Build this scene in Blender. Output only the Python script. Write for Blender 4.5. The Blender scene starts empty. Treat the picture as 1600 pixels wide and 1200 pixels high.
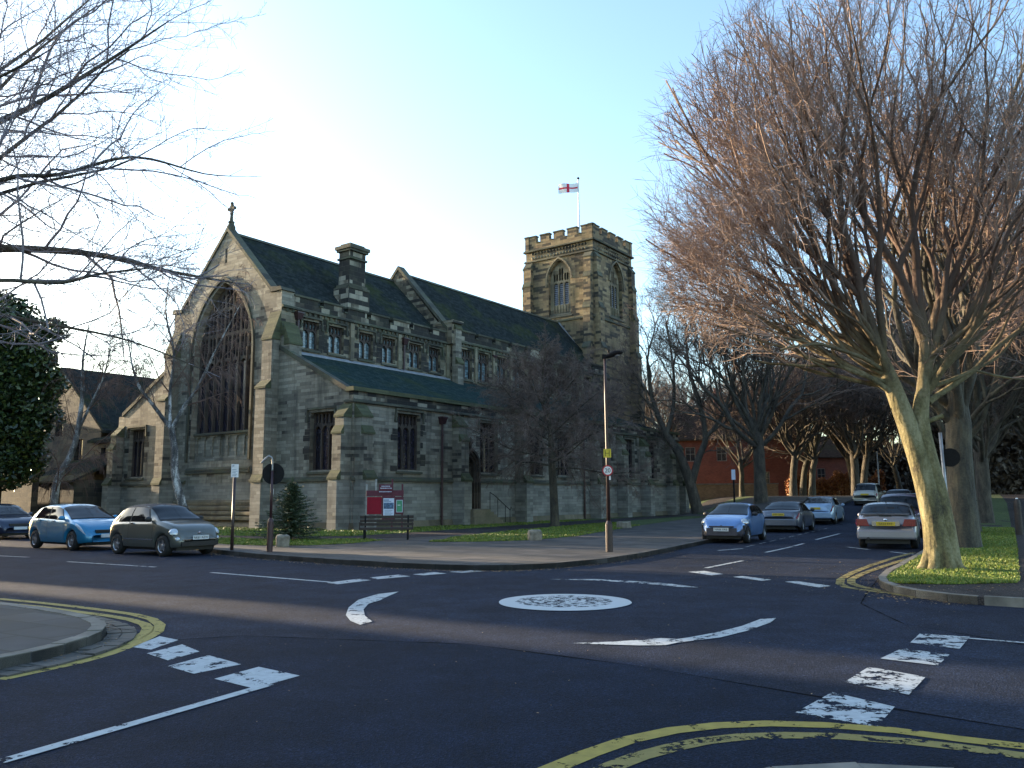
import bpy, bmesh, math, random
import numpy as np
from mathutils import Vector, Matrix
from mathutils.geometry import tessellate_polygon
C = bpy.context.scene
col = C.collection
PI = math.pi
# ---------------------------------------------------------------- camera, sky, sun, exposure
FOC = 1280.0; EYE = 1.6
_p = math.atan(178/FOC); _r = math.radians(0.35)
fw = Vector((0, math.cos(_p), math.sin(_p))); rt = Vector((1, 0, 0)); up = rt.cross(fw)
cx = rt*math.cos(_r) - up*math.sin(_r); cy = rt*math.sin(_r) + up*math.cos(_r)
cam = bpy.data.cameras.new('camera'); cam.sensor_width = 36; cam.lens = FOC/1600*36
cam.clip_start = .05; cam.clip_end = 3000
co = bpy.data.objects.new('camera', cam); col.objects.link(co)
M = Matrix.Identity(4)
for i, a in enumerate((cx, cy, -fw)):
    for j in range(3): M[j][i] = a[j]
M[2][3] = EYE
co.matrix_world = M; C.camera = co
SUN_AZ = -60.0; SUN_EL = 9.0           # degrees; azimuth from +Y towards +X
W = bpy.data.worlds.new('World'); C.world = W; W.use_nodes = True
nt = W.node_tree; nt.nodes.clear()
sky = nt.nodes.new('ShaderNodeTexSky'); sky.sky_type = 'NISHITA'; sky.sun_disc = False
sky.sun_elevation = math.radians(SUN_EL); sky.sun_rotation = math.radians(SUN_AZ)
sky.air_density = 1.0; sky.dust_density = 1.7; sky.ozone_density = 1.2; sky.altitude = 20
bgn = nt.nodes.new('ShaderNodeBackground'); bgn.inputs[1].default_value = 0.15
wo = nt.nodes.new('ShaderNodeOutputWorld')
tint = nt.nodes.new('ShaderNodeMixRGB'); tint.blend_type = 'MULTIPLY'; tint.inputs[0].default_value = 1; tint.inputs[2].default_value = (.84, .94, 1.05, 1)
nt.links.new(sky.outputs[0], tint.inputs[1]); nt.links.new(tint.outputs[0], bgn.inputs[0]); nt.links.new(bgn.outputs[0], wo.inputs[0])
S = Vector((math.sin(math.radians(SUN_AZ))*math.cos(math.radians(SUN_EL)), math.cos(math.radians(SUN_AZ))*math.cos(math.radians(SUN_EL)), math.sin(math.radians(SUN_EL))))
sl = bpy.data.lights.new('sun', 'SUN'); sl.energy = 3.8; sl.angle = math.radians(0.6); sl.color = (1.0, .78, .52)
so = bpy.data.objects.new('sun', sl); col.objects.link(so); so.rotation_euler = S.to_track_quat('Z', 'Y').to_euler(); so.location = S*60
C.view_settings.view_transform = 'Standard'; C.view_settings.look = 'None'
C.view_settings.gamma = 1; C.view_settings.exposure = 2.15
try:
    C.cycles.max_bounces = 6; C.cycles.transparent_max_bounces = 24
except Exception: pass

# ---------------------------------------------------------------- materials
class N:
    def __init__(s, name):
        s.m = bpy.data.materials.new(name); s.m.use_nodes = True; s.t = s.m.node_tree
        s.b = s.t.nodes['Principled BSDF']
    def n(s, typ, **k):
        o = s.t.nodes.new('ShaderNode'+typ)
        for a, v in k.items(): setattr(o, a, v)
        return o
    def l(s, a, b): s.t.links.new(a, b); return s
    def tc(s, k='Object'): return s.n('TexCoord').outputs[k]
    def noise(s, vec, scale, detail=4, rough=.55, dim='3D'):
        o = s.n('TexNoise'); o.inputs['Scale'].default_value = scale; o.inputs['Detail'].default_value = detail
        o.inputs['Roughness'].default_value = rough; s.l(vec, o.inputs['Vector']); return o.outputs['Fac']
    def ramp(s, fac, stops, interp='LINEAR'):
        o = s.n('ValToRGB'); cr = o.color_ramp; cr.interpolation = interp
        while len(cr.elements) < len(stops): cr.elements.new(.5)
        for e, (p, c) in zip(cr.elements, stops):
            e.position = p; e.color = (c, c, c, 1) if isinstance(c, (int, float)) else (*c, 1)
        s.l(fac, o.inputs[0]); return o.outputs[0]
    def mix(s, fac, a, b, mode='MIX'):
        o = s.n('MixRGB', blend_type=mode)
        for i, v in enumerate((fac, a, b)):
            if isinstance(v, (int, float)): o.inputs[i].default_value = v if i == 0 else (v, v, v, 1)
            elif isinstance(v, tuple): o.inputs[i].default_value = (*v, 1)
            else: s.l(v, o.inputs[i])
        return o.outputs[0]
    def math(s, op, a, b=0.0):
        o = s.n('Math', operation=op)
        for i, v in enumerate((a, b)):
            if isinstance(v, (int, float)): o.inputs[i].default_value = v
            else: s.l(v, o.inputs[i])
        return o.outputs[0]
    def scale(s, vec, sc):
        o = s.n('Mapping'); o.inputs['Scale'].default_value = sc; s.l(vec, o.inputs[0]); return o.outputs[0]
    def bump(s, h, st=.3, d=.02):
        o = s.n('Bump'); o.inputs['Strength'].default_value = st; o.inputs['Distance'].default_value = d
        s.l(h, o.inputs['Height']); s.l(o.outputs[0], s.b.inputs['Normal']); return s
    def out(s, colr=None, rough=None, metal=None, **k):
        if colr is not None:
            if isinstance(colr, tuple): s.b.inputs['Base Color'].default_value = (*colr, 1)
            else: s.l(colr, s.b.inputs['Base Color'])
        if rough is not None:
            if isinstance(rough, (int, float)): s.b.inputs['Roughness'].default_value = rough
            else: s.l(rough, s.b.inputs['Roughness'])
        if metal is not None: s.b.inputs['Metallic'].default_value = metal
        for a, v in k.items(): s.b.inputs[a.replace('_', ' ')].default_value = v
        return s.m

def m_stone(name, stops, bw=.75, bh=.29, soot=.5, green=.35, mort=(.10, .09, .07), low=None):
    x = N(name); uv = x.tc('UV'); ob = x.tc('Object')
    wob = x.n('TexNoise'); wob.inputs['Scale'].default_value = .9; x.l(ob, wob.inputs['Vector'])
    uvd = x.mix(.035, uv, wob.outputs['Color'], 'ADD')
    def brick(w, h, ofs):
        b = x.n('TexBrick'); b.offset = .5; b.squash = 1.25; b.squash_frequency = 3
        b.inputs['Scale'].default_value = 1; b.inputs['Brick Width'].default_value = w; b.inputs['Row Height'].default_value = h
        b.inputs['Mortar Size'].default_value = .009; b.inputs['Mortar Smooth'].default_value = .4
        b.inputs['Color1'].default_value = (0, 0, 0, 1); b.inputs['Color2'].default_value = (1, 1, 1, 1); b.inputs['Mortar'].default_value = (.5, .5, .5, 1)
        x.l(uvd, b.inputs['Vector']); return b
    b = brick(bw, bh, 0); c2 = brick(bw*2, bh*2, 3)
    n1 = x.noise(ob, .35, 5); n2 = x.noise(ob, 6, 6, .7); n3 = x.noise(x.scale(ob, (1, 1, .12)), 1.5, 5, .6)
    r = x.math('ADD', x.math('MULTIPLY', b.outputs['Color'], .60), x.math('MULTIPLY', c2.outputs['Color'], .06))
    r = x.math('ADD', r, x.math('MULTIPLY', n1, .95))
    r = x.math('ADD', r, -.33)
    c = x.ramp(r, stops)
    c = x.mix(.55, c, x.ramp(n2, [(.25, .55), (.75, 1.25)]), 'MULTIPLY')
    c = x.mix(x.math('MULTIPLY', x.ramp(n3, [(.5, 0.0), (.72, 1.0)]), soot), c, (.022, .021, .018))
    c = x.mix(x.math('MULTIPLY', x.ramp(x.noise(ob, .7, 5, .6), [(.5, 0.0), (.75, 1.0)]), green), c, (.06, .075, .03))
    if low:
        sp = x.n('SeparateXYZ'); x.l(ob, sp.inputs[0]); zf = x.ramp(x.math('MULTIPLY', sp.outputs['Z'], .1), [(.225, 1.0), (.245, 0.0)])
        lo = x.mix(1.0, low, x.ramp(x.math('ADD', x.math('MULTIPLY', x.noise(ob, .8, 6, .65), .75), x.math('MULTIPLY', b.outputs['Color'], .25)), [(.3, .55), (.7, 1.35)]), 'MULTIPLY')
        c = x.mix(x.math('MULTIPLY', zf, .88), c, lo)
    c = x.mix(x.math('MULTIPLY', b.outputs['Fac'], .55), c, mort)
    x.bump(x.math('ADD', x.math('MULTIPLY', b.outputs['Fac'], -1.0), x.math('MULTIPLY', n2, .6)), .55, .02)
    return x.out(c, .9)
MT = {}
MT['stone'] = m_stone('sandstone_blocks', [(.0, (.035, .032, .028)), (.13, (.06, .054, .045)), (.21, (.15, .135, .105)), (.5, (.238, .214, .163)), (.72, (.30, .274, .213)), (1, (.39, .36, .285))], soot=.8, green=.15, low=(.235, .23, .20), bh=.175, bw=.72)
MT['stone_dark'] = m_stone('sooty_sandstone_blocks', [(.0, (.022, .02, .018)), (.34, (.04, .036, .028)), (.42, (.13, .105, .07)), (.62, (.23, .195, .13)), (1, (.40, .36, .26))], soot=.6, bh=.22, bw=.66)
MT['stone_tower'] = m_stone('tower_sandstone', [(.0, (.035, .03, .024)), (.3, (.06, .05, .036)), (.42, (.18, .13, .075)), (.65, (.27, .2, .11)), (1, (.36, .29, .17))], bh=.24, bw=.8, soot=.55)
MT['stone_hall'] = m_stone('shade_darkened_hall_stone', [(.0, (.02, .018, .016)), (.3, (.035, .03, .024)), (.6, (.075, .06, .042)), (1, (.15, .12, .085))], soot=.6)  # darker copy of the stone: shade over the hall put into the colour
MT['stone_black'] = m_stone('soot_black_stone', [(.0, (.014, .013, .012)), (.52, (.03, .027, .022)), (.60, (.10, .085, .06)), (.68, (.30, .27, .2)), (1, (.42, .38, .3))], bh=.3, bw=.62, soot=.55, green=.3)
MT['quoin'] = m_stone('black_quoins', [(.0, (.016, .015, .014)), (.6, (.035, .03, .025)), (1, (.09, .08, .06))], soot=.5)
MT['moss_cap'] = m_stone('mossy_weathering', [(.0, (.04, .045, .022)), (.5, (.075, .08, .036)), (1, (.13, .13, .065))], bw=1.2, bh=.16, soot=.4, green=.4)
MT['ashlar'] = m_stone('dressed_stone', [(.0, (.10, .085, .06)), (.3, (.16, .135, .09)), (.6, (.25, .21, .14)), (1, (.33, .29, .2))], bw=1.1, bh=.42, soot=.5, green=.6)
MT['trim'] = m_stone('weathered_string_stone', [(.0, (.035, .034, .026)), (.5, (.075, .074, .052)), (1, (.16, .15, .105))], bw=1.3, bh=.6, soot=.35, green=.8)
MT['tracery'] = m_stone('tracery_stone', [(.0, (.03, .022, .02)), (.5, (.065, .048, .038)), (1, (.11, .085, .065))], bw=1.3, bh=.6, soot=.3, green=.2)
MT['plinth'] = m_stone('plinth_stone', [(.0, (.09, .075, .05)), (.4, (.17, .14, .09)), (1, (.27, .225, .15))], bw=1.0, bh=.45, soot=.45, green=.7)

def m_slate(name, a, b, moss=.5, bw=.28, bh=.2):
    x = N(name); uv = x.tc('UV'); ob = x.tc('Object')
    t = x.n('TexBrick'); t.inputs['Scale'].default_value = 1; t.inputs['Brick Width'].default_value = bw; t.inputs['Row Height'].default_value = bh
    t.inputs['Mortar Size'].default_value = .006; t.inputs['Color1'].default_value = (*a, 1); t.inputs['Color2'].default_value = (*b, 1); t.inputs['Mortar'].default_value = (.012, .013, .015, 1)
    x.l(uv, t.inputs['Vector'])
    n = x.noise(ob, .45, 6, .6)
    c = x.mix(x.math('MULTIPLY', x.ramp(n, [(.5, 0.0), (.7, 1.0)]), moss), t.outputs['Color'], (.06, .07, .02))
    c = x.mix(.5, c, x.ramp(x.noise(ob, 3, 5), [(.3, .6), (.7, 1.25)]), 'MULTIPLY')
    x.bump(x.math('ADD', t.outputs['Fac'], x.noise(ob, 9, 3)), -.4, .015)
    return x.out(c, .9, 0, Specular_IOR_Level=0.0)
MT['slate'] = m_slate('grey_slate', (.022, .028, .028), (.038, .045, .044), .55)
MT['slate_blue'] = m_slate('blue_slate', (.024, .042, .040), (.040, .060, .056), .35)
MT['slate_brown'] = m_slate('brown_tile', (.05, .035, .028), (.08, .055, .042), .3)
def m_brick(name, a, b, m):
    x = N(name); uv = x.tc('UV')
    t = x.n('TexBrick'); t.inputs['Scale'].default_value = 1; t.inputs['Brick Width'].default_value = .225; t.inputs['Row Height'].default_value = .075
    t.inputs['Mortar Size'].default_value = .006; t.inputs['Color1'].default_value = (*a, 1); t.inputs['Color2'].default_value = (*b, 1); t.inputs['Mortar'].default_value = (*m, 1)
    x.l(uv, t.inputs['Vector'])
    c = x.mix(.6, t.outputs['Color'], x.ramp(x.noise(x.tc(), .8, 6), [(.3, .6), (.7, 1.2)]), 'MULTIPLY')
    x.bump(t.outputs['Fac'], -.4, .01)
    return x.out(c, .9)
MT['brick'] = m_brick('red_brick', (.15, .038, .024), (.22, .06, .035), (.12, .08, .06))
MT['brick_tan'] = m_brick('brown_brick', (.20, .11, .06), (.3, .17, .09), (.22, .18, .13))

def m_plain(name, c, rough=.6, metal=0, var=.3, sc=8, bump=0, **k):
    x = N(name); n = x.noise(x.tc(), sc, 5)
    cc = x.mix(1.0, c, x.ramp(n, [(.3, 1-var), (.7, 1+var*.6)]), 'MULTIPLY')
    if bump: x.bump(n, bump, .01)
    return x.out(cc, rough, metal, **k)
MT['black_metal'] = m_plain('black_painted_metal', (.008, .008, .009), .75, Specular_IOR_Level=.25)
MT['maroon_metal'] = m_plain('maroon_painted_metal', (.045, .018, .02), .4)
MT['pole'] = m_plain('brown_painted_pole', (.04, .022, .02), .4, 0, .4, 14)
MT['grey_metal'] = m_plain('galvanised_metal', (.3, .3, .3), .45, .6)
MT['white_paint'] = m_plain('white_paint', (.75, .75, .74), .5, 0, .15)
MT['yellow_sign'] = m_plain('yellow_sign', (.62, .5, .03), .5, 0, .15)
MT['black_paint'] = m_plain('black_lettering', (.01, .01, .012), .6)
MT['red_paint'] = m_plain('red_paint', (.45, .02, .03), .5, 0, .2)
MT['lead'] = m_plain('lead_sheet', (.26, .27, .29), .5, .1, .25, 3)
MT['board_red'] = m_plain('board_maroon', (.10, .010, .026), .55, 0, .25)
MT['board_felt'] = m_plain('red_felt', (.26, .006, .02), .9, 0, .1)
MT['poster'] = m_plain('white_poster', (.6, .66, .78), .5, 0, .1)
MT['poster_blue'] = m_plain('blue_poster_picture', (.07, .14, .25), .5, 0, .8, 12)
MT['poster_green'] = m_plain('green_poster', (.06, .28, .14), .5, 0, .2)
MT['bench_wood'] = m_plain('dark_bench_wood', (.035, .022, .016), .6, 0, .5, 12)
MT['flag_white'] = m_plain('white_flag_cloth', (.85, .85, .85), .8, 0, .05)
MT['flag_red'] = m_plain('red_flag_cloth', (.6, .03, .06), .8, 0, .1)
MT['door_wood'] = m_plain('brown_door', (.06, .03, .02), .6, 0, .5, 5)
MT['louvre'] = m_plain('louvre_slate', (.26, .28, .34), .6, 0, .4)
MT['dark_inside'] = m_plain('dark_opening', (.006, .006, .008), .9)
MT['kerb'] = m_plain('kerb_stone', (.16, .145, .12), .85, 0, .5, 3, .4)
MT['kerb_dark'] = m_plain('dark_kerb_stone', (.06, .058, .056), .85, 0, .5, 3, .4)
MT['boulder'] = m_plain('pale_boulder', (.24, .21, .16), .9, 0, .5, 5, .6)
MT['concrete'] = m_plain('concrete', (.2, .19, .17), .9, 0, .4, 3, .3)

def m_glass(name, c, rough, lead=.12, bumpy=.25):
    x = N(name); uv = x.tc('UV'); g = x.n('TexBrick'); g.offset = 0
    g.inputs['Scale'].default_value = 1; g.inputs['Brick Width'].default_value = lead; g.inputs['Row Height'].default_value = lead*1.3
    g.inputs['Mortar Size'].default_value = .008; g.inputs['Color1'].default_value = (*[v*.5 for v in c], 1); g.inputs['Color2'].default_value = (*[v*1.6 for v in c], 1)
    g.inputs['Mortar'].default_value = (.01, .01, .01, 1); x.l(uv, g.inputs['Vector'])
    x.bump(x.math('ADD', g.outputs['Color'], x.math('MULTIPLY', x.noise(x.tc(), 9, 2), .8)), bumpy, .02)
    return x.out(g.outputs['Color'], rough, 0, Specular_IOR_Level=.8)
MT['leaded'] = m_glass('dark_leaded_glass', (.02, .018, .03), .22)
MT['leaded_sky'] = m_glass('sky_pale_leaded_glass', (.11, .16, .18), .12, .14)  # reflected sky put into the pale cyan pane colour
MT['house_glass'] = m_glass('house_window_glass', (.03, .035, .045), .08, 2.0, .02)

def m_asphalt(name, base, speck=.5, sc=1.0, worn=.0):
    x = N(name); ob = x.tc()
    n = x.noise(ob, .35*sc, 6, .6); v = x.n('TexVoronoi'); v.inputs['Scale'].default_value = 75; x.l(ob, v.inputs['Vector'])
    f = x.noise(ob, 45, 4, .7)
    c = x.mix(1.0, base, x.ramp(n, [(.3, .72), (.7, 1.3)]), 'MULTIPLY')
    c = x.mix(x.math('MULTIPLY', x.ramp(f, [(.58, 0.0), (.75, 1.0)]), speck), c, (.10, .105, .12))
    c = x.mix(.85, c, x.ramp(v.outputs['Color'], [(.15, .45), (.6, 1.0), (.95, 2.2)]), 'MULTIPLY'); c = x.mix(1.0, c, x.ramp(x.noise(ob, 1.6, 7, .7), [(.35, .7), (.65, 1.3)]), 'MULTIPLY')
    cr = x.n('TexVoronoi', feature='DISTANCE_TO_EDGE'); cr.inputs['Scale'].default_value = .35
    wv = x.n('TexNoise'); wv.inputs['Scale'].default_value = 1.2; wv.inputs['Detail'].default_value = 6; x.l(ob, wv.inputs['Vector'])
    x.l(x.mix(.35, ob, wv.outputs['Color'], 'ADD'), cr.inputs['Vector'])
    c = x.mix(x.ramp(cr.outputs['Distance'], [(.0, .45), (.004, 0.0)]), c, (.012, .012, .013))
    c = x.mix(x.math('MULTIPLY', x.ramp(x.noise(ob, 2.2, 6, .7), [(.62, 0.0), (.66, .5)]), .5), c, (.02, .02, .022))
    x.bump(x.math('ADD', v.outputs['Distance'], f), .8, .012)
    return x.out(c, .85, 0, Specular_IOR_Level=.15)
MT['road'] = m_asphalt('worn_asphalt', (.0145, .0205, .038), .8)  # base also carries the blue of the skylit shade on the road
MT['road_new'] = m_asphalt('smooth_asphalt', (.0065, .0125, .028), .25)  # blue of the shade mixed into this base as well
MT['path_asphalt'] = m_asphalt('path_asphalt', (.045, .038, .036), .5)

def m_paint(name, c, wear, lo=.0):
    x = N(name); ob = x.tc()
    n = x.noise(ob, 5, 9, .72); f = x.noise(ob, 30, 5, .7)
    a = x.math('ADD', x.math('MULTIPLY', n, .75), x.math('MULTIPLY', f, .25))
    cc = x.mix(1.0, c, x.ramp(x.noise(ob, 12, 5), [(.3, .75), (.7, 1.05)]), 'MULTIPLY')
    x.out(cc, .75); x.bump(f, .3, .005)
    tr = x.n('BsdfTransparent'); mx = x.n('MixShader')
    x.l(x.ramp(a, [(wear, 1.0 if False else 0.0), (wear+.02, 1.0)]), mx.inputs[0])
    x.l(tr.outputs[0], mx.inputs[1]); x.l(x.b.outputs[0], mx.inputs[2])
    x.l(mx.outputs[0], x.t.nodes['Material Output'].inputs[0]); return x.m
MT['mark'] = m_paint('white_road_paint', (.43, .46, .47), .435)
MT['mark_worn'] = m_paint('worn_white_road_paint', (.43, .46, .47), .47)
MT['mark_faint'] = m_paint('faint_white_road_paint', (.3, .31, .31), .48)
MT['yellow'] = m_paint('yellow_road_paint', (.33, .25, .045), .42)
MT['yellow_worn'] = m_paint('worn_yellow_road_paint', (.24, .19, .05), .455)
def m_disc():
    x = N('worn_roundabout_paint'); ob = x.tc(); ln = x.n('VectorMath', operation='LENGTH'); x.l(ob, ln.inputs[0])
    n = x.noise(ob, 11, 8, .75); r = ln.outputs['Value']
    w = x.math('SINE', x.math('MULTIPLY', r, 46.0))
    a = x.math('ADD', x.math('MULTIPLY', n, 1.0), x.math('MULTIPLY', w, .02))
    ring = x.ramp(r, [(.0, .0), (.72, .02), (.84, .30)])
    a = x.math('ADD', a, ring)
    x.out((.43, .46, .47), .75)
    tr = x.n('BsdfTransparent'); mx = x.n('MixShader'); x.l(x.ramp(a, [(.465, 0.0), (.53, 1.0)]), mx.inputs[0])
    x.l(tr.outputs[0], mx.inputs[1]); x.l(x.b.outputs[0], mx.inputs[2]); x.l(mx.outputs[0], x.t.nodes['Material Output'].inputs[0]); return x.m
MT['disc'] = m_disc()
def m_flags(name, a, b, rot):
    x = N(name); ob = x.tc(); mp = x.n('Mapping'); mp.inputs['Rotation'].default_value = (0, 0, rot); x.l(ob, mp.inputs[0])
    t = x.n('TexBrick'); t.inputs['Scale'].default_value = 1; t.inputs['Brick Width'].default_value = .9; t.inputs['Row Height'].default_value = .6
    t.inputs['Mortar Size'].default_value = .022; t.inputs['Color1'].default_value = (*a, 1); t.inputs['Color2'].default_value = (*b, 1); t.inputs['Mortar'].default_value = (.02, .02, .016, 1)
    x.l(mp.outputs[0], t.inputs['Vector'])
    c = x.mix(.8, t.outputs['Color'], x.ramp(x.noise(ob, 1.3, 7, .65), [(.3, .55), (.7, 1.25)]), 'MULTIPLY')
    c = x.mix(x.ramp(x.noise(ob, .5, 5), [(.48, 0.0), (.66, .75)]), c, (.035, .03, .022))
    x.bump(x.math('ADD', t.outputs['Fac'], x.noise(ob, 20, 4)), -.4, .01)
    return x.out(c, .85)
MT['flags'] = m_flags('paving_flags', (.020, .020, .022), (.085, .075, .068), math.radians(36))
MT['flags_dark'] = m_flags('dark_paving_flags', (.02, .021, .024), (.05, .05, .054), math.radians(30))
MT['setts'] = m_flags('stone_setts', (.06, .055, .048), (.12, .105, .09), math.radians(30))
def m_grass(name, a, b, e):
    x = N(name); ob = x.tc(); n = x.noise(ob, 1.1, 6, .6); f = x.noise(ob, 30, 5, .7)
    c = x.ramp(x.math('ADD', x.math('MULTIPLY', n, .6), x.math('MULTIPLY', f, .4)), [(.3, a), (.55, b), (.68, e)])
    x.bump(f, .9, .04); return x.out(c, .9)
MT['lawn'] = m_grass('lawn_grass', (.022, .036, .008), (.05, .08, .010), (.10, .10, .025))
MT['earth'] = m_grass('rough_ground', (.03, .03, .015), (.055, .06, .02), (.08, .07, .03))
def m_leafy(name, cols, rough=.6):
    x = N(name); g = x.n('NewGeometry'); c = x.ramp(g.outputs['Random Per Island'], cols)
    x.out(c, rough); return x.m
MT['blades'] = m_leafy('grass_blades', [(0, (.05, .09, .006)), (.5, (.11, .17, .012)), (.9, (.20, .23, .02)), (1, (.24, .2, .06))])
MT['ivy'] = m_leafy('evergreen_leaves', [(0, (.012, .024, .008)), (.6, (.03, .055, .014)), (1, (.09, .11, .02))], .4)
MT['needles'] = m_leafy('conifer_needles', [(0, (.02, .035, .018)), (.6, (.05, .08, .035)), (1, (.16, .2, .11))], .45)
MT['scrub'] = m_leafy('bare_scrub', [(0, (.03, .022, .016)), (.6, (.07, .052, .035)), (1, (.14, .10, .06))])
MT['beech'] = m_leafy('copper_beech_leaves', [(0, (.16, .045, .015)), (.5, (.34, .12, .035)), (1, (.45, .2, .06))])
MT['fallen'] = m_leafy('fallen_leaves', [(0, (.10, .05, .02)), (.5, (.2, .11, .04)), (1, (.3, .22, .1))])
def m_bark(name, a, b, c3, sc=3, rough=.9, upper=None):
    x = N(name); ob = x.tc(); n = x.noise(x.scale(ob, (1, 1, .35)), sc, 7, .65); n2 = x.noise(ob, sc*6, 5, .7)
    w = x.n('TexVoronoi'); w.inputs['Scale'].default_value = sc*4; x.l(x.scale(ob, (1, 1, .25)), w.inputs['Vector'])
    c = x.ramp(x.math('ADD', x.math('MULTIPLY', n, .7), x.math('MULTIPLY', n2, .3)), [(.38, a), (.5, b), (.61, c3)])
    if upper:
        sp = x.n('SeparateXYZ'); x.l(ob, sp.inputs[0]); c = x.mix(x.ramp(x.math('MULTIPLY', x.math('ADD', sp.outputs['Z'], x.math('MULTIPLY', n, 2.0)), .1), [(.42, 0.0), (.68, 1.0)]), c, upper)
    x.bump(x.math('ADD', w.outputs['Distance'], n2), .8, .03); return x.out(c, rough)
MT['bark_mossy'] = m_bark('mossy_bark', (.05, .04, .022), (.155, .13, .055), (.28, .24, .13), upper=(.10, .062, .045))
MT['bark'] = m_bark('grey_brown_bark', (.03, .026, .02), (.065, .056, .04), (.11, .095, .06))
MT['bark_dark'] = m_bark('dark_bark', (.03, .026, .02), (.07, .058, .044), (.12, .10, .07))
MT['birch'] = m_bark('birch_bark', (.03, .03, .03), (.13, .12, .11), (.62, .6, .56), 3.2)
MT['twig_red'] = m_plain('reddish_twigs', (.26, .18, .14), .8, 0, .4, 1.5)
MT['twig_glare'] = m_plain('glare_pale_twigs', (.21, .19, .21), .8, 0, .3, 1.5)  # lens glare over the left boughs put into a paler twig colour
MT['twig_birch'] = m_plain('birch_twigs', (.13, .075, .055), .85, 0, .4, 1.5)
MT['twig'] = m_plain('brown_twigs', (.15, .108, .088), .85, 0, .4, 1.5)
MT['twig_dark'] = m_plain('dark_twigs', (.10, .075, .06), .85, 0, .4, 1.5)
MT['tyre'] = m_plain('tyre_rubber', (.012, .012, .012), .8)
MT['rim'] = m_plain('alloy_rim', (.45, .45, .47), .3, .8, .1)
MT['chrome'] = m_plain('chrome', (.6, .6, .62), .15, 1, .05)
MT['car_black'] = m_plain('black_plastic', (.012, .012, .013), .5)
MT['lamp_clear'] = m_plain('clear_lamp', (.55, .6, .65), .1, .3, .2, 25)
MT['lamp_red'] = m_plain('red_lamp', (.20, .012, .018), .2, 0, .3, 25)
MT['lamp_amber'] = m_plain('amber_lamp', (.5, .15, .02), .2)
MT['plate_yellow'] = m_plain('yellow_plate', (.55, .38, .02), .4, 0, .05)
MT['plate_white'] = m_plain('white_plate', (.6, .62, .62), .4, 0, .05)
def m_carpaint(name, c, metal=.35):
    x = N(name); x.out(c, .32, metal); x.b.inputs['Coat Weight'].default_value = .9; x.b.inputs['Coat Roughness'].default_value = .04
    n = x.noise(x.tc(), 1.5, 5); x.l(x.mix(1.0, c, x.ramp(n, [(.3, .85), (.7, 1.08)]), 'MULTIPLY'), x.b.inputs['Base Color']); return x.m
def m_carglass():
    x = N('car_glass'); x.out((.006, .008, .01), .05); x.b.inputs['Specular IOR Level'].default_value = .4; return x.m
MT['car_glass'] = m_carglass()

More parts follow.
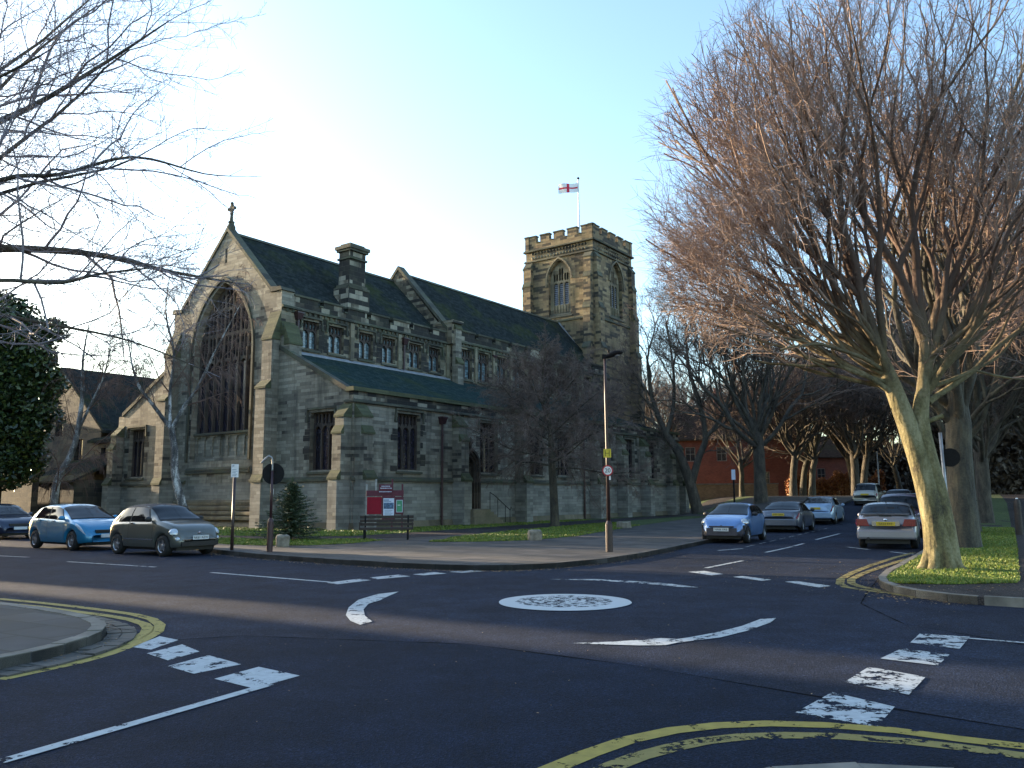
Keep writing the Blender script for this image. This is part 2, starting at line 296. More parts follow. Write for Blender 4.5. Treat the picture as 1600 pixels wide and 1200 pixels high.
# ---------------------------------------------------------------- object helpers
def tag(o, label=None, cat=None, group=None, kind=None):
    if label: o['label'] = label
    if cat: o['category'] = cat
    if group: o['group'] = group
    if kind: o['kind'] = kind
    return o
def empty(name, loc=(0, 0, 0), rz=0, label=None, cat=None, group=None):
    o = bpy.data.objects.new(name, None); col.objects.link(o); o.location = loc; o.rotation_euler = (0, 0, rz)
    o.empty_display_size = .2
    return tag(o, label, cat, group)
def copy_tree(o, parent=None):
    c = o.copy(); col.objects.link(c); c.parent = parent
    for ch in list(o.children): copy_tree(ch, c)
    return c
class MB:
    """collects faces, builds ONE mesh object"""
    def __init__(s): s.v = []; s.f = []
    def poly(s, pts):
        k = len(s.v); s.v += [tuple(p) for p in pts]; s.f.append(tuple(range(k, k+len(pts))))
    def mesh(s, v, f):
        k = len(s.v); s.v += [tuple(p) for p in v]; s.f += [tuple(i+k for i in q) for q in f]
    def prism(s, a, b):
        n = len(a); s.mesh(list(a)+list(b), [tuple(range(n-1, -1, -1)), tuple(range(n, 2*n))]+[(i, (i+1) % n, n+(i+1) % n, n+i) for i in range(n)])
    def box(s, x0, x1, y0, y1, z0, z1):
        s.prism([(x0, y0, z0), (x1, y0, z0), (x1, y1, z0), (x0, y1, z0)], [(x0, y0, z1), (x1, y0, z1), (x1, y1, z1), (x0, y1, z1)])
    def tube(s, pts, r, n=10, cap=True):
        P = np.array(pts, float); m = len(P); R = np.array(r if hasattr(r, '__len__') else [r]*m, float)
        T = np.gradient(P, axis=0); T /= np.maximum(np.linalg.norm(T, axis=1)[:, None], 1e-9)
        mt = T.mean(0); ref = np.eye(3)[int(np.argmin(np.abs(mt)))]
        A = np.cross(T, ref); A /= np.linalg.norm(A, axis=1)[:, None]; B = np.cross(T, A)
        th = np.arange(n)*2*PI/n
        V = P[:, None, :] + R[:, None, None]*(np.cos(th)[None, :, None]*A[:, None, :] + np.sin(th)[None, :, None]*B[:, None, :])
        k = len(s.v); s.v += [tuple(q) for q in V.reshape(-1, 3).tolist()]
        for i in range(m-1):
            a = k+i*n; b = a+n
            for j in range(n):
                j2 = (j+1) % n; s.f.append((a+j, a+j2, b+j2, b+j))
        if cap: s.f.append(tuple(k+j for j in range(n-1, -1, -1))); s.f.append(tuple(k+(m-1)*n+j for j in range(n)))
    def lathe(s, prof, n=16, c=(0, 0)):
        s.tube([(c[0], c[1], z) for r, z in prof], [r for r, z in prof], n)
    def sphere(s, c, r, nu=10, nv=7, jit=0, rnd=random):
        rx, ry, rz = r if hasattr(r, '__len__') else (r, r, r); vs = []; fs = []
        for i in range(nv+1):
            th = PI*i/nv
            for j in range(nu):
                q = 1+jit*(rnd.random()-.5)
                vs.append((c[0]+rx*q*math.sin(th)*math.cos(2*PI*j/nu), c[1]+ry*q*math.sin(th)*math.sin(2*PI*j/nu), c[2]+rz*q*math.cos(th)))
        for i in range(nv):
            for j in range(nu): fs.append((i*nu+j, (i+1)*nu+j, (i+1)*nu+(j+1) % nu, i*nu+(j+1) % nu))
        s.mesh(vs, fs)
    def build(s, name, mat, parent=None, loc=None, smooth=False, uv=None, bevel=0, rot=None):
        me = bpy.data.meshes.new(name); me.from_pydata(s.v, [], s.f)
        if uv is not None: box_uv(me, uv)
        if smooth:
            me.polygons.foreach_set('use_smooth', [True]*len(me.polygons))
        me.materials.append(MT[mat] if isinstance(mat, str) else mat)
        o = bpy.data.objects.new(name, me); col.objects.link(o); o.parent = parent
        if loc: o.location = loc
        if rot: o.rotation_euler = rot
        if bevel:
            b = o.modifiers.new('bevel', 'BEVEL'); b.width = bevel; b.segments = 2; b.limit_method = 'ANGLE'
        me.update(); return o
def box_uv(me, mode):
    l = me.uv_layers.new(name='uv')
    for p in me.polygons:
        n = p.normal; ax, ay, az = abs(n.x), abs(n.y), abs(n.z)
        for li in p.loop_indices:
            c = me.vertices[me.loops[li].vertex_index].co
            if az > .95: q = (c.x, c.y)
            elif ay >= ax: q = (c.x, c.z*(1/max(.3, math.sqrt(1-az*az))))
            else: q = (c.y, c.z*(1/max(.3, math.sqrt(1-az*az))))
            l.data[li].uv = q
def flat(pts, z=0): return [(p[0], p[1], z) for p in pts]
def tess(loops):
    """loops: list of 2D loops, outer first; returns flat 2D list and triangles"""
    fl = [p for l in loops for p in l]
    tr = tessellate_polygon([[Vector((p[0], p[1], 0)) for p in l] for l in loops])
    return fl, [tuple(t) for t in tr]
_bf = bpy.data.fonts
def text(s, size, mat, parent, loc, rot, name='lettering', ext=.002):
    cu = bpy.data.curves.new(name, 'FONT'); cu.body = s; cu.size = size; cu.align_x = 'CENTER'; cu.align_y = 'CENTER'; cu.extrude = ext
    t = bpy.data.objects.new(name+'_tmp', cu); col.objects.link(t)
    me = bpy.data.meshes.new_from_object(t.evaluated_get(bpy.context.evaluated_depsgraph_get()))
    bpy.data.objects.remove(t); me.materials.clear(); me.materials.append(MT[mat])
    o = bpy.data.objects.new(name, me); col.objects.link(o); o.parent = parent; o.location = loc; o.rotation_euler = rot; return o
def sm(x): x = max(0., min(1., x)); return x*x*(3-2*x)
def hill(x, y): return 1.5*sm((y-38)/36)*sm((x-13)/10)
rnd = random.Random(7)

# measured ground positions (metres)
D={'F': [(-23.38, 39.4), (-14.51, 30.39), (-8.65, 24.44), (-4.87, 21.06), (-3.04, 19.68), (-1.76, 18.9), (-0.88, 18.59), (-0.03, 18.62), (1.0, 19.13), (2.34, 20.61), (3.4, 22.38), (4.75, 24.92), (6.58, 28.69)], 'pavback': [(-25.26, 41.98), (-15.41, 33.31), (-9.6, 27.7), (-6.58, 26.64), (-5.05, 27.2), (-2.19, 28.04), (0.86, 28.92), (2.43, 32.07), (3.85, 36.06), (6.71, 43.88), (10.71, 53.72), (14.72, 63.88)], 'pathlo': [(-27.65, 45.93), (-17.51, 37.83), (-11.39, 32.8), (-8.0, 32.37), (-6.06, 32.64), (-3.96, 34.04), (-2.27, 36.3), (1.28, 42.89), (6.1, 53.24), (14.02, 70.21)], 'pathhi': [(-30.54, 50.72), (-18.99, 41.0), (-12.43, 35.8), (-8.65, 34.97), (-6.5, 34.98), (-4.73, 38.06), (-0.78, 47.45), (6.96, 60.72), (14.85, 77.37)], 'verge': [(6.43, 14.78), (6.39, 14.24), (7.33, 14.18), (8.66, 14.32), (13.57, 22.45), (27.8, 46.46), (43.12, 72.5)], 'Rk': [(7.29, 12.02), (6.91, 12.32), (6.55, 12.71), (6.35, 13.28), (6.28, 13.9), (6.42, 14.67), (6.71, 15.41), (7.5, 16.85), (8.5, 18.42), (9.94, 20.72), (11.64, 23.43)], 'dash': [[(-16.82, 25.45), (-13.83, 23.84)], [(-11.75, 22.03), (-8.59, 20.09)], [(-6.68, 18.52), (-3.56, 16.25)]], 'gw_far': [[(-3.59, 16.13), (-3.11, 16.85), (-2.81, 16.58), (-3.31, 15.82)], [(-2.94, 17.11), (-2.43, 17.71), (-2.13, 17.33), (-2.71, 16.76)], [(-2.13, 17.76), (-1.73, 18.26), (-1.42, 17.93), (-1.87, 17.53)], [(-1.4, 18.31), (-0.95, 18.68), (-0.63, 18.42), (-1.1, 18.06)]], 'arrL': [[(-1.98, 14.53), (-2.29, 14.17), (-2.47, 13.39), (-2.44, 12.47), (-2.32, 11.67), (-2.15, 11.13), (-1.96, 10.79), (-1.85, 11.06), (-2.04, 11.59), (-2.18, 12.25), (-2.22, 12.9), (-2.11, 13.33), (-2.07, 13.8)], [(-2.58, 13.48), (-2.4, 13.86), (-2.12, 14.16), (-2.11, 13.33), (-2.44, 13.23)]], 'disc': [(0.79, 12.95)], 'arrT': [[(0.71, 16.55), (1.61, 16.5), (2.42, 16.01), (2.94, 15.51), (3.29, 14.9), (2.95, 15.02), (2.67, 15.36), (2.21, 15.79), (1.59, 16.25)]], 'arrB': [[(0.65, 9.36), (1.12, 9.44), (1.5, 9.57), (1.68, 9.65), (1.85, 9.58), (2.0, 9.68), (2.41, 10.03), (2.84, 10.5), (3.24, 11.07), (3.47, 11.15), (3.29, 10.79), (2.82, 10.15), (2.36, 9.67), (1.82, 9.36), (1.65, 9.2), (1.37, 9.19), (0.96, 9.27)]], 'gw_r': [[(3.75, 17.96), (4.14, 18.17), (4.36, 17.4), (4.06, 17.14)], [(4.4, 16.78), (4.64, 16.96), (4.98, 16.16), (4.74, 15.99)], [(5.11, 15.79), (5.37, 15.89), (5.69, 15.02), (5.38, 14.78)]], 'gw_rb': [[(4.73, 9.85), (5.18, 9.61), (4.67, 8.88), (4.34, 9.27)], [(4.09, 8.93), (4.4, 8.57), (4.01, 8.04), (3.62, 8.39)], [(3.34, 8.0), (3.65, 7.55), (3.19, 6.9), (2.86, 7.37)], [(2.61, 7.0), (2.9, 6.52), (2.52, 5.97), (2.09, 6.37)]], 'gw_l': [[(-4.18, 9.99), (-3.85, 9.72), (-3.9, 9.12), (-4.18, 9.28)], [(-3.69, 9.43), (-3.33, 8.99), (-3.47, 8.52), (-3.85, 8.9)], [(-3.16, 8.78), (-2.66, 8.3), (-2.96, 7.87), (-3.35, 8.23)], [(-2.45, 8.17), (-1.95, 7.76), (-2.21, 7.26), (-2.69, 7.65)]], 'line_l': [(-1.96, 7.79), (-2.2, 7.29), (-3.17, 5.33)], 'line_r': [(5.12, 9.53), (5.56, 9.23)], 'diag': [[(4.35, 18.89), (5.75, 20.95)], [(7.26, 23.97), (8.89, 26.59)], [(9.06, 26.92), (9.88, 28.33)], [(11.18, 30.74), (13.95, 35.53)]], 'park': [[(6.13, 24.94), (7.09, 25.78)], [(10.52, 26.25), (10.65, 24.96)], [(10.82, 23.92), (10.93, 22.84)]], 'bays': [[(7.47, 26.91), (8.0, 27.76)], [(8.19, 28.12), (8.76, 29.06)], [(8.99, 29.45), (9.66, 30.7)], [(9.99, 31.36), (10.56, 32.29)], [(10.74, 32.52), (11.53, 34.06)], [(11.85, 34.6), (12.52, 35.73)], [(12.87, 36.33), (13.6, 37.58)], [(14.28, 38.94), (15.48, 41.16)]], 'dyL1': [(-9.02, 14.06), (-8.43, 13.81), (-7.52, 13.31), (-6.6, 12.74), (-5.9, 12.28), (-5.33, 11.86), (-4.89, 11.41), (-4.56, 10.89), (-4.35, 10.33), (-4.28, 9.91), (-4.23, 9.36), (-4.24, 8.88), (-4.33, 8.41), (-4.49, 8.03), (-4.63, 7.68)], 'dyL2': [(-8.67, 13.53), (-8.09, 13.26), (-7.22, 12.8), (-6.32, 12.2), (-5.64, 11.75), (-5.15, 11.36), (-4.79, 10.96), (-4.6, 10.63), (-4.47, 10.28), (-4.41, 9.91), (-4.38, 9.41), (-4.41, 8.96), (-4.49, 8.48), (-4.62, 8.15), (-4.73, 7.84)], 'Lk': [(-8.56, 13.05), (-7.66, 12.57), (-6.72, 11.92), (-5.92, 11.28), (-5.39, 10.82), (-5.04, 10.4), (-4.85, 10.06), (-4.71, 9.67), (-4.65, 9.22), (-4.66, 8.79), (-4.74, 8.36), (-4.85, 8.04)], 'dyB1': [(0.25, 5.16), (0.47, 5.42), (0.75, 5.7), (1.09, 5.92), (1.43, 6.04), (1.8, 6.08), (2.19, 6.03), (2.61, 5.89), (2.94, 5.68), (3.26, 5.51)], 'dyB2': [(0.58, 5.16), (0.78, 5.36), (1.01, 5.53), (1.25, 5.67), (1.53, 5.76), (1.84, 5.79), (2.17, 5.76), (2.58, 5.63), (2.85, 5.5), (3.14, 5.32)], 'dyR1': [(11.25, 23.46), (10.0, 21.82), (8.24, 19.3), (7.04, 17.44), (6.3, 16.14), (5.97, 15.34), (5.87, 14.8), (5.97, 14.44), (6.18, 13.81), (6.4, 13.2)], 'dyR2': [(10.93, 22.46), (9.79, 20.95), (8.23, 18.78), (7.11, 17.15), (6.5, 16.13), (6.22, 15.43), (6.16, 14.89), (6.24, 14.18), (6.43, 13.45)], 'p_lamp': (2.65, 22.94), 'p_sign1': (-8.28, 24.55), 'p_sign2': (-6.96, 23.85), 'p_xmas': (-8.16, 30.9), 'p_stone1': (-7.74, 26.77), 'p_stone2': (0.77, 29.82), 'p_stone3': (5.61, 41.22), 'p_mid': (2.14, 43.7), 'p_big': (8.61, 16.84), 'p_tr2': (12.82, 23.66), 'p_lean': (15.03, 69.9), 'p_bench': (-4.51, 30.46), 'p_pole3': (9.34, 18.41), 'p_box': (18.97, 34.46), 'p_stone4': (16.94, 31.19), 'p_wpost': (43.71, 72.28), 'p_tr3': (29.17, 50.22), 'fiat': [(-12.01, 25.9), (-10.17, 24.44)], 'cors': [(-16.16, 28.62), (-14.19, 27.21)], 'ka': [(8.18, 28.92), (9.81, 31.63)], 'volvo': [(12.55, 36.37), (14.65, 40.46)], 'ins': [(17.25, 44.57), (19.41, 48.58)], 'xs': [(10.78, 25.57), (11.74, 24.26)], 'fl': [(-20.9, 34.35)]}
# ---------------------------------------------------------------- ground, roads, pavements (positions in metres on the ground)
def sheet(name, outer, z, mat, thick=0, holes=(), label=None, kind='structure', drape=False):
    fl, tr = tess([outer]+list(holes)); bm = bmesh.new()
    vs = [bm.verts.new((p[0], p[1], z)) for p in fl]
    for t in tr:
        try: bm.faces.new([vs[i] for i in t])
        except ValueError: pass
    if thick:
        n = len(outer); lo = [bm.verts.new((p[0], p[1], z-thick)) for p in outer]
        for i in range(n):
            try: bm.faces.new([vs[i], vs[(i+1) % n], lo[(i+1) % n], lo[i]])
            except ValueError: pass
    if drape:
        for k in range(38, 112, 4):
            g = bm.verts[:]+bm.edges[:]+bm.faces[:]; bmesh.ops.bisect_plane(bm, geom=g, plane_co=(0, k, 0), plane_no=(0, 1, 0))
        for k in (13, 15, 17, 19, 21, 23, 26, 34, 44):
            g = bm.verts[:]+bm.edges[:]+bm.faces[:]; bmesh.ops.bisect_plane(bm, geom=g, plane_co=(k, 0, 0), plane_no=(1, 0, 0))
        for v in bm.verts: v.co.z += hill(v.co.x, v.co.y)
    bmesh.ops.recalc_face_normals(bm, faces=bm.faces[:])
    me = bpy.data.meshes.new(name); bm.to_mesh(me); bm.free(); me.materials.append(MT[mat])
    o = bpy.data.objects.new(name, me); col.objects.link(o); tag(o, label, None, None, kind); return o
F = [(-80, 86), (-40, 55), (-23.4, 41.0), (-14.3, 31.1), (-11.2, 28.2), (-8.65, 24.7), (-6.9, 22.8), (-4.87, 21.1), (-3.04, 19.72), (-1.76, 19.0), (-.88, 18.66), (-.03, 18.68), (1, 19.2), (2.34, 20.6), (3.4, 22.3), (4.75, 24.9), (6.58, 28.6), (16.2, 46), (25.7, 63), (46.8, 101), (90, 179)]
Rr = [(6.83, 12.38), (6.55, 12.71), (6.35, 13.28), (6.28, 13.9), (6.42, 14.67), (6.71, 15.41), (7.5, 16.85), (8.5, 18.42), (9.94, 20.72), (11.8, 23.8), (32.6, 60), (56, 102), (98, 178)]
Lk = [(-80, 60), (-30, 27.2), (-14, 16.7), (-8.56, 13.05), (-7.66, 12.5), (-6.72, 11.87), (-5.92, 11.28), (-5.39, 10.82), (-5.04, 10.4), (-4.85, 10.06), (-4.71, 9.67), (-4.65, 9.22), (-4.66, 8.79), (-4.76, 8.36), (-4.95, 7.9), (-10, -1.3), (-40, -55)]
Bk = [(60, -35), (14, -3.3), (5.4, 2.75), (3.6, 4.0), (2.9, 4.47), (2.4, 4.72), (1.9, 4.81), (1.4, 4.74), (1.0, 4.5), (.6, 4.1), (.2, 3.4), (-5, -6), (-33, -56)]
sheet('ground', [(-700, -300), (700, -300), (700, 1500), (-700, 1500)], -.03, 'earth', label='rough open ground stretching away to the horizon')
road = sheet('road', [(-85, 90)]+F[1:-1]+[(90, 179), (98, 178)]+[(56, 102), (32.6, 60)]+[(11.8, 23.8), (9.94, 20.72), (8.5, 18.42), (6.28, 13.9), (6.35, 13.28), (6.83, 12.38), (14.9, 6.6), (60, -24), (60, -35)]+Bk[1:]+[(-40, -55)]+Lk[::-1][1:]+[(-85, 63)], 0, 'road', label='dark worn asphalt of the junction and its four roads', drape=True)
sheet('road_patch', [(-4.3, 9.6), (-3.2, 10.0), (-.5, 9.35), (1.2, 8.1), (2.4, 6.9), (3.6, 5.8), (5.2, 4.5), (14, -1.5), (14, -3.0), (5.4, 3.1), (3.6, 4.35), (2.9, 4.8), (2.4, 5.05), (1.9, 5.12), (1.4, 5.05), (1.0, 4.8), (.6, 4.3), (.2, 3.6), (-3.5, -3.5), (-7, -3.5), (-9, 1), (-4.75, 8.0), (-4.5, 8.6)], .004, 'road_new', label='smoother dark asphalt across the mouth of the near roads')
def tar(name, pts, w, label):
    b = MB(); P = [Vector(p) for p in pts]
    for i in range(len(P)-1):
        k = max(1, int((P[i+1]-P[i]).length/.25)); q = [P[i].lerp(P[i+1], j/k) for j in range(k+1)]
        for j in range(k):
            t = (q[j+1]-q[j]).normalized(); n = Vector((-t.y, t.x)); a0, a1 = [w*(.6+.4*math.sin(v.x*9+v.y*7)) for v in (q[j], q[j+1])]
            b.poly([(*(q[j]+n*a0), .0062), (*(q[j+1]+n*a1), .0062), (*(q[j+1]-n*a1), .0062), (*(q[j]-n*a0), .0062)])
    return tag(b.build(name, 'tar'), label, kind='structure')
MT['tar'] = m_plain('tar_seam', (.006, .006, .008), .95, 0, .3, Specular_IOR_Level=.05)
tar('tar_seam', [(-4.3, 9.6), (-3.2, 10.0), (-.5, 9.35), (1.2, 8.1), (2.4, 6.9), (3.6, 5.8), (5.2, 4.5), (9, 1.6)], .022, 'thin black tar seam where the smooth and coarse asphalt meet')
tar('tar_seam', [(5.6, 8.9), (4.9, 10.6), (5.2, 12.6), (6.0, 14.2), (8.0, 18.0)], .015, 'thin black tar seam running beside the right hand verge')
def kerb(name, pts, w, side, label, drape=False, z1=.128, mat='kerb'):
    """stone edging of width w set just outside the pavement slab, one mesh"""
    b = MB(); n = len(pts); P = [Vector(p) for p in pts]; off = []
    for i in range(n):
        t = (P[min(i+1, n-1)]-P[max(i-1, 0)]).normalized(); off.append(P[i]+Vector((-t.y, t.x))*side*w)
    for i in range(n-1):
        d = P[i+1]-P[i]; k = max(1, int(d.length/.92)) if d.length < 60 else 12
        for j in range(k):
            a, c = j/k, (j+1)/k-.012/max(.3, d.length/k)
            q = [P[i].lerp(P[i+1], a), P[i].lerp(P[i+1], c), off[i].lerp(off[i+1], c), off[i].lerp(off[i+1], a)]
            dz = rnd.uniform(-.006, .006)
            b.prism([(v.x, v.y, -.02+(hill(v.x, v.y) if drape else 0)) for v in q], [(v.x, v.y, z1+dz+(hill(v.x, v.y) if drape else 0)) for v in q])
    return tag(b.build(name, mat), label, kind='structure')
sheet('pavement', F+[(300, 500), (-500, 500)], .118, 'flags', .15, label='stone flagged pavement in front of the church', drape=True)
kerb('kerb', F[1:-1], .14, 1, 'kerb along the church side of the junction', True, .122, 'kerb_dark')
sheet('pavement', Rr+[(400, 178), (400, -240)], .118, 'path_asphalt', .15, label='dark asphalt footway on the right hand corner', drape=True)
kerb('kerb', [(12.5, 8.4)]+Rr[:-1], .13, -1, 'pale kerb curving round the right hand corner', True)
sheet('pavement', Lk+[(-300, -60), (-300, 200)], .118, 'flags_dark', .15, label='flagged pavement on the left hand corner')
kerb('kerb', Lk[1:-1], .16, -1, 'kerb curving round the left hand corner')
sheet('pavement', Bk+[(60, -60)], .118, 'flags', .15, label='pavement corner at the bottom edge of the picture')
kerb('kerb', Bk[1:-1], .14, 1, 'kerb of the pavement corner at the bottom of the picture')
# stone setts in the gutter of the left corner
b = MB()
LL = [Vector(p) for p in Lk[3:15]]
gut = []
for i, p in enumerate(LL):
    t = (LL[min(i+1, len(LL)-1)]-LL[max(i-1, 0)]).normalized(); gut.append((p+Vector((-t.y, t.x))*(.0), p+Vector((-t.y, t.x))*.34))
for i in range(len(gut)-1):
    (a, c), (a2, c2) = gut[i], gut[i+1]; L = (a2-a).length; k = max(1, int(L/.16))
    for j in range(k):
        for r0, r1 in ((0.05, .5), (.53, 1)):
            f0, f1 = j/k+.006, (j+1)/k-.02
            q = [a.lerp(a2, f0).lerp(c.lerp(c2, f0), r0), a.lerp(a2, f1).lerp(c.lerp(c2, f1), r0), a.lerp(a2, f1).lerp(c.lerp(c2, f1), r1), a.lerp(a2, f0).lerp(c.lerp(c2, f0), r1)]
            dz = rnd.uniform(0, .018); b.prism(flat(q, -.01), flat(q, .018+dz))
tag(b.build('gutter_setts', 'setts'), 'two courses of worn stone setts round the left corner kerb', kind='structure')

# lawns and paths of the churchyard
PB = [(-40, 60), (-25.26, 43.6), (-15.41, 34.2), (-9.6, 27.9), (-8.2, 27.0), (-6.58, 26.64), (-5.05, 27.2), (-2.19, 28.04), (.86, 28.92), (2.43, 32.07), (3.85, 36.06), (6.71, 43.88), (10.71, 53.72), (14.72, 61.5), (24, 80), (34, 100)]
PL = [(-43, 66), (-27.65, 47), (-17.51, 37.83), (-11.39, 32.2), (-8, 30.9), (-6.06, 30.9), (-3.96, 31.8), (-2.27, 34.0), (1.28, 40.89), (6.1, 50.2), (14.02, 65.2), (22.5, 81), (33, 101)]
PH = [(-46, 71), (-30.5, 50.7), (-18.99, 40.2), (-12.43, 34.7), (-8.65, 33.4), (-6.5, 33.4), (-4.73, 36.06), (-.78, 43.3), (5.4, 55), (13.0, 68.4), (20, 84), (31, 103)]
lawn_near = PB[1:14]+PL[1:11][::-1]
sheet('path', PL[:12]+PH[:12][::-1], .1225, 'path_asphalt', label='narrow grey churchyard path between the two lawns', drape=True)
lawn1 = sheet('lawn', [(-25.26, 43.6), (-15.41, 34.2), (-9.6, 27.9), (-8.2, 27.0), (-6.58, 26.9), (-5.4, 27.9), (-4.6, 30.2), (-5.4, 30.6), (-6.06, 30.9), (-8, 30.9), (-11.39, 32.2), (-17.51, 37.83), (-27.65, 47)], .126, 'lawn', label='thin sunlit strip of lawn behind the pavement on the left', drape=True)
lawn2 = sheet('lawn', [(-2.9, 28.6), (-1.2, 28.55), (.5, 29.2), (2.43, 32.07), (3.85, 36.06), (6.71, 43.88), (10.71, 53.72), (14.72, 61.5), (24, 80), (34, 100), (33, 101), (22.5, 81), (14.02, 65.2), (6.1, 50.2), (1.28, 40.89), (-1.9, 33.5)], .126, 'lawn', label='lawn strip between the pavement and the churchyard path', drape=True)
lawn3 = sheet('lawn', PH+[(60, 150), (60, 260), (-160, 260), (-120, 110)], .126, 'lawn', label='churchyard lawn running along the church wall', drape=True)
verge = sheet('lawn', [(6.62, 14.35), (6.5, 14.8), (6.95, 15.55), (7.65, 16.8), (8.65, 18.35), (10.1, 20.65), (11.95, 23.7), (32.7, 59.9), (56.2, 102), (58, 100), (34.6, 58), (27.8, 46.46), (13.57, 22.45), (8.75, 14.5), (8.5, 14.28), (7.33, 14.15)], .126, 'lawn', label='grass verge under the big tree on the right', drape=True)
def blades(name, poly, n, h, label, zb=.124, w=.010, ymax=999, seed=1, kind='stuff', mat='blades'):
    r = random.Random(seed); xs = [p[0] for p in poly]; ys = [min(p[1], ymax) for p in poly]
    def inside(x, y):
        c = False; j = len(poly)-1
        for i in range(len(poly)):
            xi, yi = poly[i]; xj, yj = poly[j]
            if (yi > y) != (yj > y) and x < (xj-xi)*(y-yi)/(yj-yi)+xi: c = not c
            j = i
        return c
    b = MB(); k = 0; tries = 0
    while k < n and tries < n*12:
        tries += 1
        # denser near the camera
        x = r.uniform(min(xs), max(xs)); y = min(ys)+(max(ys)-min(ys))*r.random()**1.7
        if not inside(x, y): continue
        k += 1; a = r.uniform(0, 2*PI); hh = h*r.uniform(.4, 1.2)*(1+.6*math.sin(x*3.1)*math.cos(y*2.3)); ww = w*r.uniform(.7, 1.5)*(1+y/25); lx = r.gauss(0, .5)*hh; ly = r.gauss(0, .5)*hh; z = zb+hill(x, y)
        b.poly([(x-ww*math.cos(a), y-ww*math.sin(a), z), (x+ww*math.cos(a), y+ww*math.sin(a), z), (x+lx, y+ly, z+hh)])
    o = b.build(name, mat); return tag(o, label, 'grass', kind=kind)
blades('grass', [(6.5, 14.5), (6.95, 15.55), (8.65, 18.35), (11.95, 23.7), (20.6, 38.5), (22.6, 37.5), (13.57, 22.45), (8.75, 14.5), (8.5, 14.2), (7.33, 14.05), (6.6, 14.2)], 38000, .045, 'short tufted grass of the verge under the big tree', seed=2)
blades('grass', [(-25.26, 43.6), (-15.41, 34.2), (-9.6, 27.9), (-8.2, 27.0), (-6.58, 26.9), (-5.4, 27.9), (-4.6, 30.2), (-6.06, 30.9), (-8, 30.9), (-11.39, 32.2), (-17.51, 37.83), (-27.65, 47)], 16000, .05, 'uneven grass of the strip behind the left pavement', seed=3)
blades('grass', [(-2.9, 28.6), (-1.2, 28.55), (.5, 29.2), (2.43, 32.07), (3.85, 36.06), (6.71, 43.88), (6.1, 50.2), (1.28, 40.89), (-1.9, 33.5)], 14000, .05, 'uneven grass of the strip by the pale stone', seed=4)
blades('grass', [(-18.99, 40.2), (-12.43, 34.7), (-8.65, 33.4), (-6.5, 33.4), (-4.73, 36.06), (-.78, 43.3), (5.4, 55), (3.8, 56), (-7.7, 39.5), (-16, 46)], 14000, .06, 'rough grass along the foot of the church wall', seed=5)
# ---- fallen leaves
b = MB(); r = random.Random(11)
def leaf(x, y, z, s):
    a = r.uniform(0, 2*PI); c, d = math.cos(a)*s, math.sin(a)*s; t = r.uniform(.0, .5)*s
    b.poly([(x-c, y-d, z), (x+d*.5, y-c*.5, z+t), (x+c, y+d, z+t*.5), (x-d*.5, y+c*.5, z+.002)])
for i in range(520):
    q = r.random(); k = r.randrange(len(Rr)-4); p = Vector(Rr[k]).lerp(Vector(Rr[k+1]), q)
    leaf(p.x-abs(r.gauss(0, .35)), p.y+r.gauss(0, .1), .010, r.uniform(.012, .03))
for i in range(500): leaf(r.uniform(6.4, 11), r.uniform(13.0, 14.5), .125, r.uniform(.012, .028))
for i in range(260): p = (r.gauss(8.6, 1.4), r.gauss(16.6, 1.3)); leaf(p[0], p[1], .15, r.uniform(.015, .03))
for i in range(420): leaf(r.uniform(3.2, 7.2), r.uniform(14, 24), .010, r.uniform(.01, .022))
for i in range(160): leaf(r.uniform(-3, 7), r.uniform(6, 17), .010, r.uniform(.006, .016))
for i in range(1500):
    k = r.randrange(4, 15); p = Vector(F[k]).lerp(Vector(F[k+1]), r.random()); leaf(p.x+r.gauss(0, .1), p.y-abs(r.gauss(0, .2))-.15, .010, r.uniform(.012, .03))
for i in range(450):
    k = r.randrange(3, 13); p = Vector(PB[k]).lerp(Vector(PB[k+1]), r.random()); leaf(p.x+r.gauss(0, .3), p.y+r.gauss(-.3, .5), .125, r.uniform(.015, .035))
for i in range(260):
    k = r.randrange(2, 13); p = Vector(Lk[k]).lerp(Vector(Lk[k+1]), r.random()); t = (Vector(Lk[k+1])-Vector(Lk[k])).normalized(); o_ = abs(r.gauss(.12, .1)); leaf(p.x-t.y*o_, p.y+t.x*o_, .02, r.uniform(.012, .028))
tag(b.build('fallen_leaves', 'fallen'), 'brown fallen leaves lying along kerbs and verges', 'leaves', kind='stuff')

# ---------------------------------------------------------------- painted markings: thin sheets 4 mm above the asphalt
MKB = 'white road markings of the junction'
def marks(name, polys, mat, label, z=.008):
    b = MB()
    for p in polys: b.poly(flat(p, z))
    return tag(b.build(name, mat), label, kind='structure')
def line(a, c, w):
    a, c = Vector(a), Vector(c); t = (c-a).normalized(); n = Vector((-t.y, t.x))*w/2
    return [tuple(a-n), tuple(c-n), tuple(c+n), tuple(a+n)]
def strip(pts, w):
    P = [Vector(p) for p in pts]; l, rr = [], []
    for i, p in enumerate(P):
        t = (P[min(i+1, len(P)-1)]-P[max(i-1, 0)]).normalized(); n = Vector((-t.y, t.x))*w/2; l.append(p+n); rr.append(p-n)
    return [[l[i], l[i+1], rr[i+1], rr[i]] for i in range(len(P)-1)]
marks('road_marking', [line(*s, .11) for s in D['dash']], 'mark', 'white centre dashes of the left road')
marks('road_marking', D['gw_far'], 'mark', 'row of short white give way blocks before the far left road')
marks('road_marking', [D['arrL'][0]], 'mark', 'curved white direction arrow left of the roundabout disc')
marks('road_marking', D['arrT'], 'mark_worn', 'thin curved white arrow beyond the roundabout disc')
marks('road_marking', D['arrB'], 'mark', 'long curved white arrow in front of the roundabout disc')
marks('road_marking', D['gw_r'], 'mark', 'row of white give way dashes across the right street')
